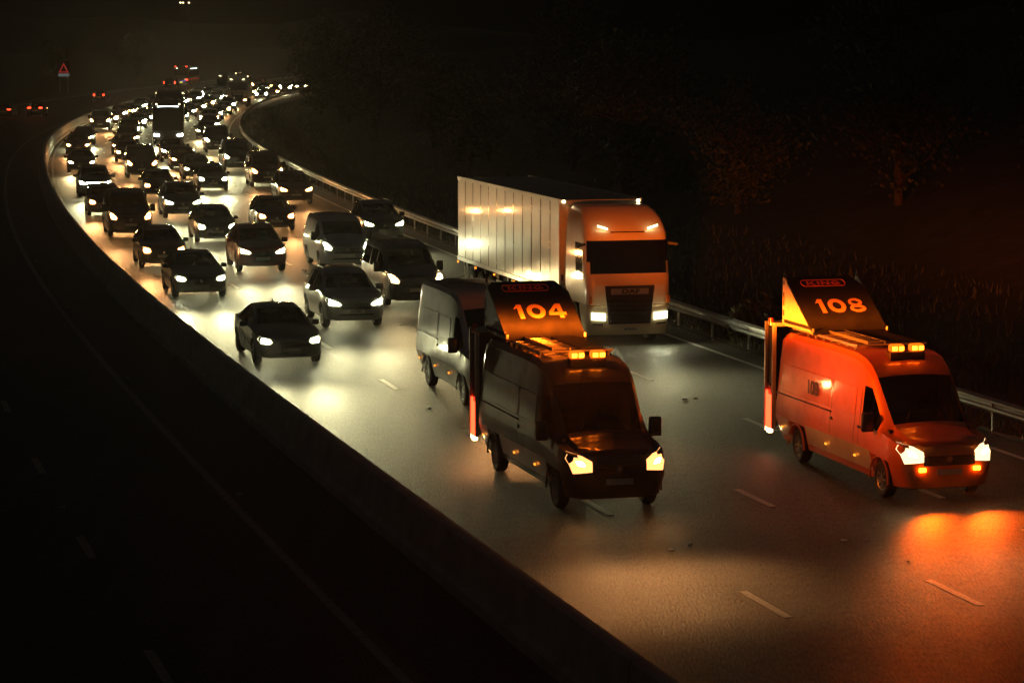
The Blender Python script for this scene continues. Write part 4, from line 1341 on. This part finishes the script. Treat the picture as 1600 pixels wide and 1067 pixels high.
def vehicle(kind, s, d, lampkind, color, label, group=None, away=False, beams=2, **kw):
    key = (kind, beams, away, tuple(sorted(kw.items())))
    if key not in PROTO:
        PROTO[key] = t = BUILD[kind](lampkind, color, beams=beams, lit_tail=away, **kw)
    else:
        t = copy_tree(PROTO[key])
    for o in walk(t):
        n = o.name.split('.')[0]
        if n in ('body', 'side_panel') or (n == 'wing_mirror' and kind != 'van'):
            o.color = (*color, 1)
        elif n in ('headlight', 'light_bar', 'bulb'):
            o.color = (*LAMPCOL[lampkind], 1)
        elif n == 'headlight_beam':
            o.data = BEAMS[lampkind]
    t['label'] = label
    if group: t['group'] = group
    elif 'group' in t: del t['group']
    return place(t, s, d, away)


BLK, CHA, GRY, SIL, WHT, RED, BLU, NAVY = (.006, .006, .007), (.02, .02, .022), (.08, .08, .085), (.32, .32, .33), (.62, .61, .58), (.16, .012, .01), (.03, .05, .11), (.010, .014, .03)

r104 = recovery_van('104', 'dark recovery van with amber roof beacons and a roof board reading 104', (.020, .020, .020))
place(r104, 8.5, .18)
r108 = recovery_van('108', 'orange recovery van with a roof board reading 108', (.80, .19, .03))
place(r108, 7.9, 6.55)
gv, _ = big_van('warm', (.55, .56, .55), 3.665, 1.25, 'silver high-roofed panel van behind the recovery van marked 104')
place(gv, 22.3, 1.86)
art = lorry('pale articulated lorry with a ribbed box trailer in the nearside lane', 'cool', artic=True, plate='AE74UCA')
place(art, 34.1, 8.45)

N = [
    ('sedan', 31.9, -1.74, 'cool', NAVY, 'black saloon car nearest the concrete barrier, leading the outer lane', dict(kidney=True)),
    ('suv', 40.2, 1.68, 'cool', (.30, .29, .28), 'silver sports utility car with an orange-lit number plate, beside the black saloon', dict(plate='AY73SRZ')),
    ('van', 45.9, 4.80, 'neut', GRY, 'dark glazed minibus van just ahead of the lorry trailer', dict(glazed=True)),
    ('van', 59.6, 4.95, 'cool', SIL, 'silver panel van directly behind the dark glazed minibus', {}),
    ('suv', 72.9, 8.75, 'cool', BLK, 'black car close to the crash barrier behind the lorry', {}),
    ('suv', 59.7, 1.76, 'cool', RED, 'dark red sports utility car behind the silver one in the third lane', {}),
    ('hatch', 80.1, 5.05, 'warm', (.10, .06, .05), 'small hatchback with warm headlights in the open space behind the silver panel van', {}),
    ('suv', 98.8, 8.3, 'warm', (.10, .05, .04), 'car with warm headlights alone beside the crash barrier', {}),
    ('van', 115.2, 8.5, 'warm', (.08, .04, .03), 'dark van with warm headlights in the nearside lane where the crash barrier bends', {}),
    ('van', 133.9, 8.3, 'cool', CHA, 'black van with one bright headlight showing behind the warm-lit nearside van', {}),
    ('van', 161.5, 8.5, 'neut', CHA, 'dark van third in the line of nearside vans', {}),
    ('hatch', 111.7, 5.05, 'cool', BLK, 'black hatchback with white slanted headlights in the middle of the queue', {}),
    ('sedan', 124.0, 5.05, 'neut', CHA, 'dark saloon half hidden behind the black hatchback with slanted headlights', {}),
    ('suv', 89.4, 1.65, 'cool', GRY, 'dark grey car with very bright white headlights, third lane, mid queue', {}),
    ('hatch', 74.2, 1.72, 'cool', CHA, 'dark hatchback partly behind the dark red sports utility car', {}),
    ('hatch', 106.0, 1.67, 'warm', (.05, .04, .04), 'small car with one warm headlight showing behind the very bright grey car', {}),
    ('van', 126.0, 1.75, 'warm', (.07, .03, .03), 'dark brown van with two orange headlights left of the queue centre', {}),
    ('van', 77.8, -1.66, 'warm', BLK, 'large black van with warm headlights in the outer lane', {}),
    ('hatch', 62.3, -1.66, 'warm', CHA, 'dark hatchback with warm headlights in the outer lane behind the dark saloon', {}),
    ('sedan', 50.6, -1.66, 'cool', BLK, 'dark saloon second in the outer lane with cool white headlights', {}),
    ('hatch', 92.0, -1.9, 'warm', BLK, 'small dark car with one orange headlight behind the large black van', {}),
    ('suv', 107.2, -1.75, 'cool', GRY, 'car with a full-width white light bar along its nose', dict(bar=True)),
    ('sedan', 133.6, -1.8, 'neut', (.05, .035, .03), 'dark car close to the inside of the barrier bend, behind the light-bar car', {}),
    ('sedan', 160.5, -1.9, 'warm', CHA, 'dark car with a single orange headlight at the barrier bend', {}),
    ('sedan', 176.5, -1.72, 'cool', BLK, 'black low car at the top of the barrier bend', {}),
    ('van', 209.5, -1.6, 'warm', CHA, 'dark van with a warm headlight where the barrier disappears', {}),
    ('suv', 171.5, 1.8, 'warm', BLK, 'dark car with warm headlights furthest back of three nose to tail in the third lane', {}),
    ('sedan', 159.0, 1.45, 'warm', BLK, 'dark car in the middle of three nose to tail in the third lane', {}),
    ('hatch', 147.3, 1.56, 'warm', BLK, 'dark car with orange headlights, nearest of three nose to tail in the third lane', {}),
    ('suv', 146.7, 4.7, 'cool', CHA, 'dark car just in front of the coach', {}),
    ('sedan', 136.5, 4.95, 'warm', (.06, .03, .02), 'dark car with stacked orange lamps below the coach', {}),
    ('sedan', 188.6, 8.3, 'neut', CHA, 'dark car behind the line of nearside vans', {}),
]
for kind, s, d, lk, col, lab, kw in N:
    vehicle(kind, s, d, lk, col, lab, 'cars and vans in the motorway queue', **kw)

place(coach('tall dark coach with a lit destination display in the queue', 'cool'), 176.4, 5.05)

# the far end of the queue
F = []
for lane, ss in ((-1.65, (224, 238, 250, 266, 283, 300, 319, 338, 360, 382)), (1.75, (190, 213.3, 228.3, 243, 256, 271, 287, 303, 322, 341, 360, 384)),
                 (5.05, (219, 233, 249, 267, 283, 299.5, 345, 362, 380)), (8.4, (205, 221, 239, 256, 271, 329.6, 345.9, 365, 386))):
    for s in ss:
        F.append((s, lane))
KIN = ['hatch', 'sedan', 'suv', 'van', 'hatch', 'suv', 'sedan']
LK = ['neut', 'cool', 'warm', 'cool', 'neut', 'warm', 'cool', 'cool']
CO = [CHA, BLK, GRY, SIL, WHT, NAVY, RED]
fr_ = random.Random(5)
LANE = {-1.65: 'in the lane by the concrete barrier', 1.75: 'in the second lane from the concrete barrier', 5.05: "in the coach's lane", 8.4: 'in the lane by the crash barrier'}
ORD = 'last second-last third-last fourth-last fifth-last sixth-last seventh-last eighth-last ninth-last tenth-last eleventh-last twelfth-last thirteenth-last'.split()
HUE = {'warm': 'warm', 'cool': 'white', 'neut': 'pale'}
for i, (s, d) in enumerate(F):
    k = fr_.choice(KIN); lk = fr_.choice(LK)
    if s == 190: k, lk = 'suv', 'cool'
    lane = [q for q, e in F + [(195.5, 5.05), (316, 5.05), (289, 8.4)] if e == d and q > s]
    vehicle(k, s, d + fr_.uniform(-.15, .15), lk, fr_.choice(CO), 'far %s with %s headlights, %s %s' % ('van' if k == 'van' else 'car', HUE[lk], ORD[len(lane)], LANE[d]), 'far vehicles in the queue', beams=1)
place(lorry('dark box lorry with four white corner markers directly behind the coach', 'neut', (.03, .03, .035), False, box_color=(.03, .03, .035), cab_light=False, beams=1, badge=False), 195.5, 5.1)
place(lorry('dark box lorry with a blue-tinted cab far back in the queue', 'cool', (.03, .03, .05), False, box_color=(.04, .04, .05), beams=1, badge=False), 316.0, 4.8)
place(lorry('pale box lorry with a lit side beside the far bend of the crash barrier', 'warm', (.55, .5, .45), False, box_color=(.60, .55, .48), beams=1, badge=False), 289.0, 8.4)

# opposite carriageway, driving away
vehicle('sedan', 254.0, -14.7, 'warm', BLK, 'dark car with red tail lights cut off by the left edge of the picture', 'cars on the opposite carriageway', away=True, beams=1)
vehicle('suv', 253.5, -11.3, 'warm', CHA, 'dark car with two red tail lights next to the left edge, opposite carriageway', 'cars on the opposite carriageway', away=True, beams=1)
vehicle('hatch', 318.3, -11.8, 'warm', BLK, 'dark car with red tail lights, opposite carriageway, nearest to the warning sign', 'cars on the opposite carriageway', away=True, beams=1)
vehicle('van', 399.5, -14.0, 'neut', BLK, 'dark van with red tail lights beside the lit coach, opposite carriageway', 'cars on the opposite carriageway', away=True, beams=1)
place(coach('coach driving away with red tail lights and a blue strip, opposite carriageway', 'cool', (.05, .05, .05), True), 431.0, -16.2, True)

# ------------------------------------------------------------------ signs and far lights
sg = thing('warning_sign', 'tall dark electronic sign showing a red triangle above a white line of text', 'sign')
sg.location = road(361, -24.5, .3); sg.rotation_euler = (0, 0, -.10)
MB().box(-.95, .95, -.03, .03, 2.2, 4.6, .02).build('sign_panel', M['dark'], sg)
tri = [(-.80, 2.85), (.80, 2.85), (0, 4.35)]; tin = [(-.50, 3.03), (.50, 3.03), (0, 3.96)]
tv = [(x, -.036, z) for x, z in tri] + [(x, -.036, z) for x, z in tin]
MB().add(tv, [(0, 1, 4, 3), (1, 2, 5, 4), (2, 0, 3, 5)]).build('red_triangle', M['sign_red'], sg)
MB().add([(x, -.034, z) for x, z in tin], [(0, 1, 2)]).build('triangle_face', M['board'], sg)
MB().box(-.85, .85, -.045, -.032, 2.28, 2.72).build('sign_plate', M['sign_pale'], sg)
for x in (-.6, .6):
    MB().tube([(x, .06, -.5), (x, .06, 4.4)], .05, 8).build('sign_post', M['steel'], sg)

ms = thing('signal_post', 'slim roadside signal post with a faint white lamp at the far bend', 'signal')
ms.location = road(352, 13.0, .1); ms.rotation_euler = (0, 0, -heading(352))
MB().tube([(0, 0, -.2), (0, 0, 4.3)], .06, 8).build('post', M['steel'], ms)
MB().box(-.35, .35, -.12, .05, 3.5, 4.4, .03).build('signal_head', M['dark'], ms)
MB().box(-.10, .10, -.14, -.10, 4.0, 4.2, .02).build('signal_lamp', emit('faint_lamp', (.7, .75, .9), .8), ms)

# low wooded hills on the horizon with three house lights
hm = MB(); hv = []; n = 60
for i in range(n + 1):
    x = -900 + 1800 * i / n
    h = 14 + 6 * math.sin(i * .35) + 4 * math.sin(i * .9 + 1) + 2.5 * math.sin(i * 2.3)
    hv += [(x, 930, -.2), (x, 960 + 6 * math.sin(i), h * .8), (x, 1010, h), (x, 1100, -.2)]
for i in range(n):
    for j in range(3):
        hm.f.append((i * 4 + j, i * 4 + j + 1, i * 4 + j + 5, i * 4 + j + 4))
hm.v = hv
tag(hm.build('hills', M['hill'], smooth=80), kind='structure')
for i, (px, lab) in enumerate(((286.5, 'leftmost and faintest of three far street lamps on the hill'), (290.5, 'middle and brightest of three far street lamps on the hill'), (299.5, 'rightmost of three far street lamps on the hill'))):
    X = (px - 800) / CAM_F * 965
    l = thing('street_lamp', lab, 'street lamp'); l.location = (X, 965, 0)
    MB().tube([(0, 0, 6), (0, 0, 20.4)], [.12, .07], 8).build('lamp_post', M['black'], l)
    MB().box(-.12, .12, -.9, .1, 20.4, 20.52, .03).build('lamp_arm', M['dark'], l)
    MB().box(-.22, .22, -.95, -.35, 20.16, 20.4, .05).build('lamp_head', M['street'], l)

# litter on the road
for i, (s, d, w) in enumerate(((22.8, 6.35, .06), (5.3, .45, .06), (4.9, 3.6, .04), (60.2, 3.4, .10), (2.9, 3.5, .03))):
    k = MB().box(-w, w * .7, -w * .5, w * .5, .004, .03 + w * .25, .01).box(w * .2, w * 1.3, -w * .2, w * .7, .004, .02 + w * .2, .006).build('debris', M['sign_white'])
    lab = ['crumpled pale scrap beside the lane line ahead of the lorry', 'crumpled pale scrap lying in front of the recovery van marked 104', 'small pale scrap in the empty road between the two recovery vans', 'dark scrap on the road behind the silver sports utility car', 'tiny pale scrap in the near empty road'][i]
    tag(k, lab, 'litter'); k.location = road(s, d, .003); k.rotation_euler = (0, 0, i * 1.3)

# ------------------------------------------------------------------ misty night air
HAZE = 0.00023
if HAZE:
    hz = MB().box(-420, 420, -60, 905, -1.2, 24).build('haze', None)
    m = bpy.data.materials.new('haze'); m.use_nodes = True
    nt = m.node_tree; nt.nodes.clear()
    out = nt.nodes.new('ShaderNodeOutputMaterial'); pv = nt.nodes.new('ShaderNodeVolumePrincipled')
    pv.inputs['Color'].default_value = (.9, .88, .84, 1); pv.inputs['Density'].default_value = HAZE; pv.inputs['Anisotropy'].default_value = 0.86
    nt.links.new(pv.outputs[0], out.inputs['Volume'])
    hz.data.materials.append(m)
    tag(hz, 'thin misty night air over the whole motorway', 'haze', kind='stuff')
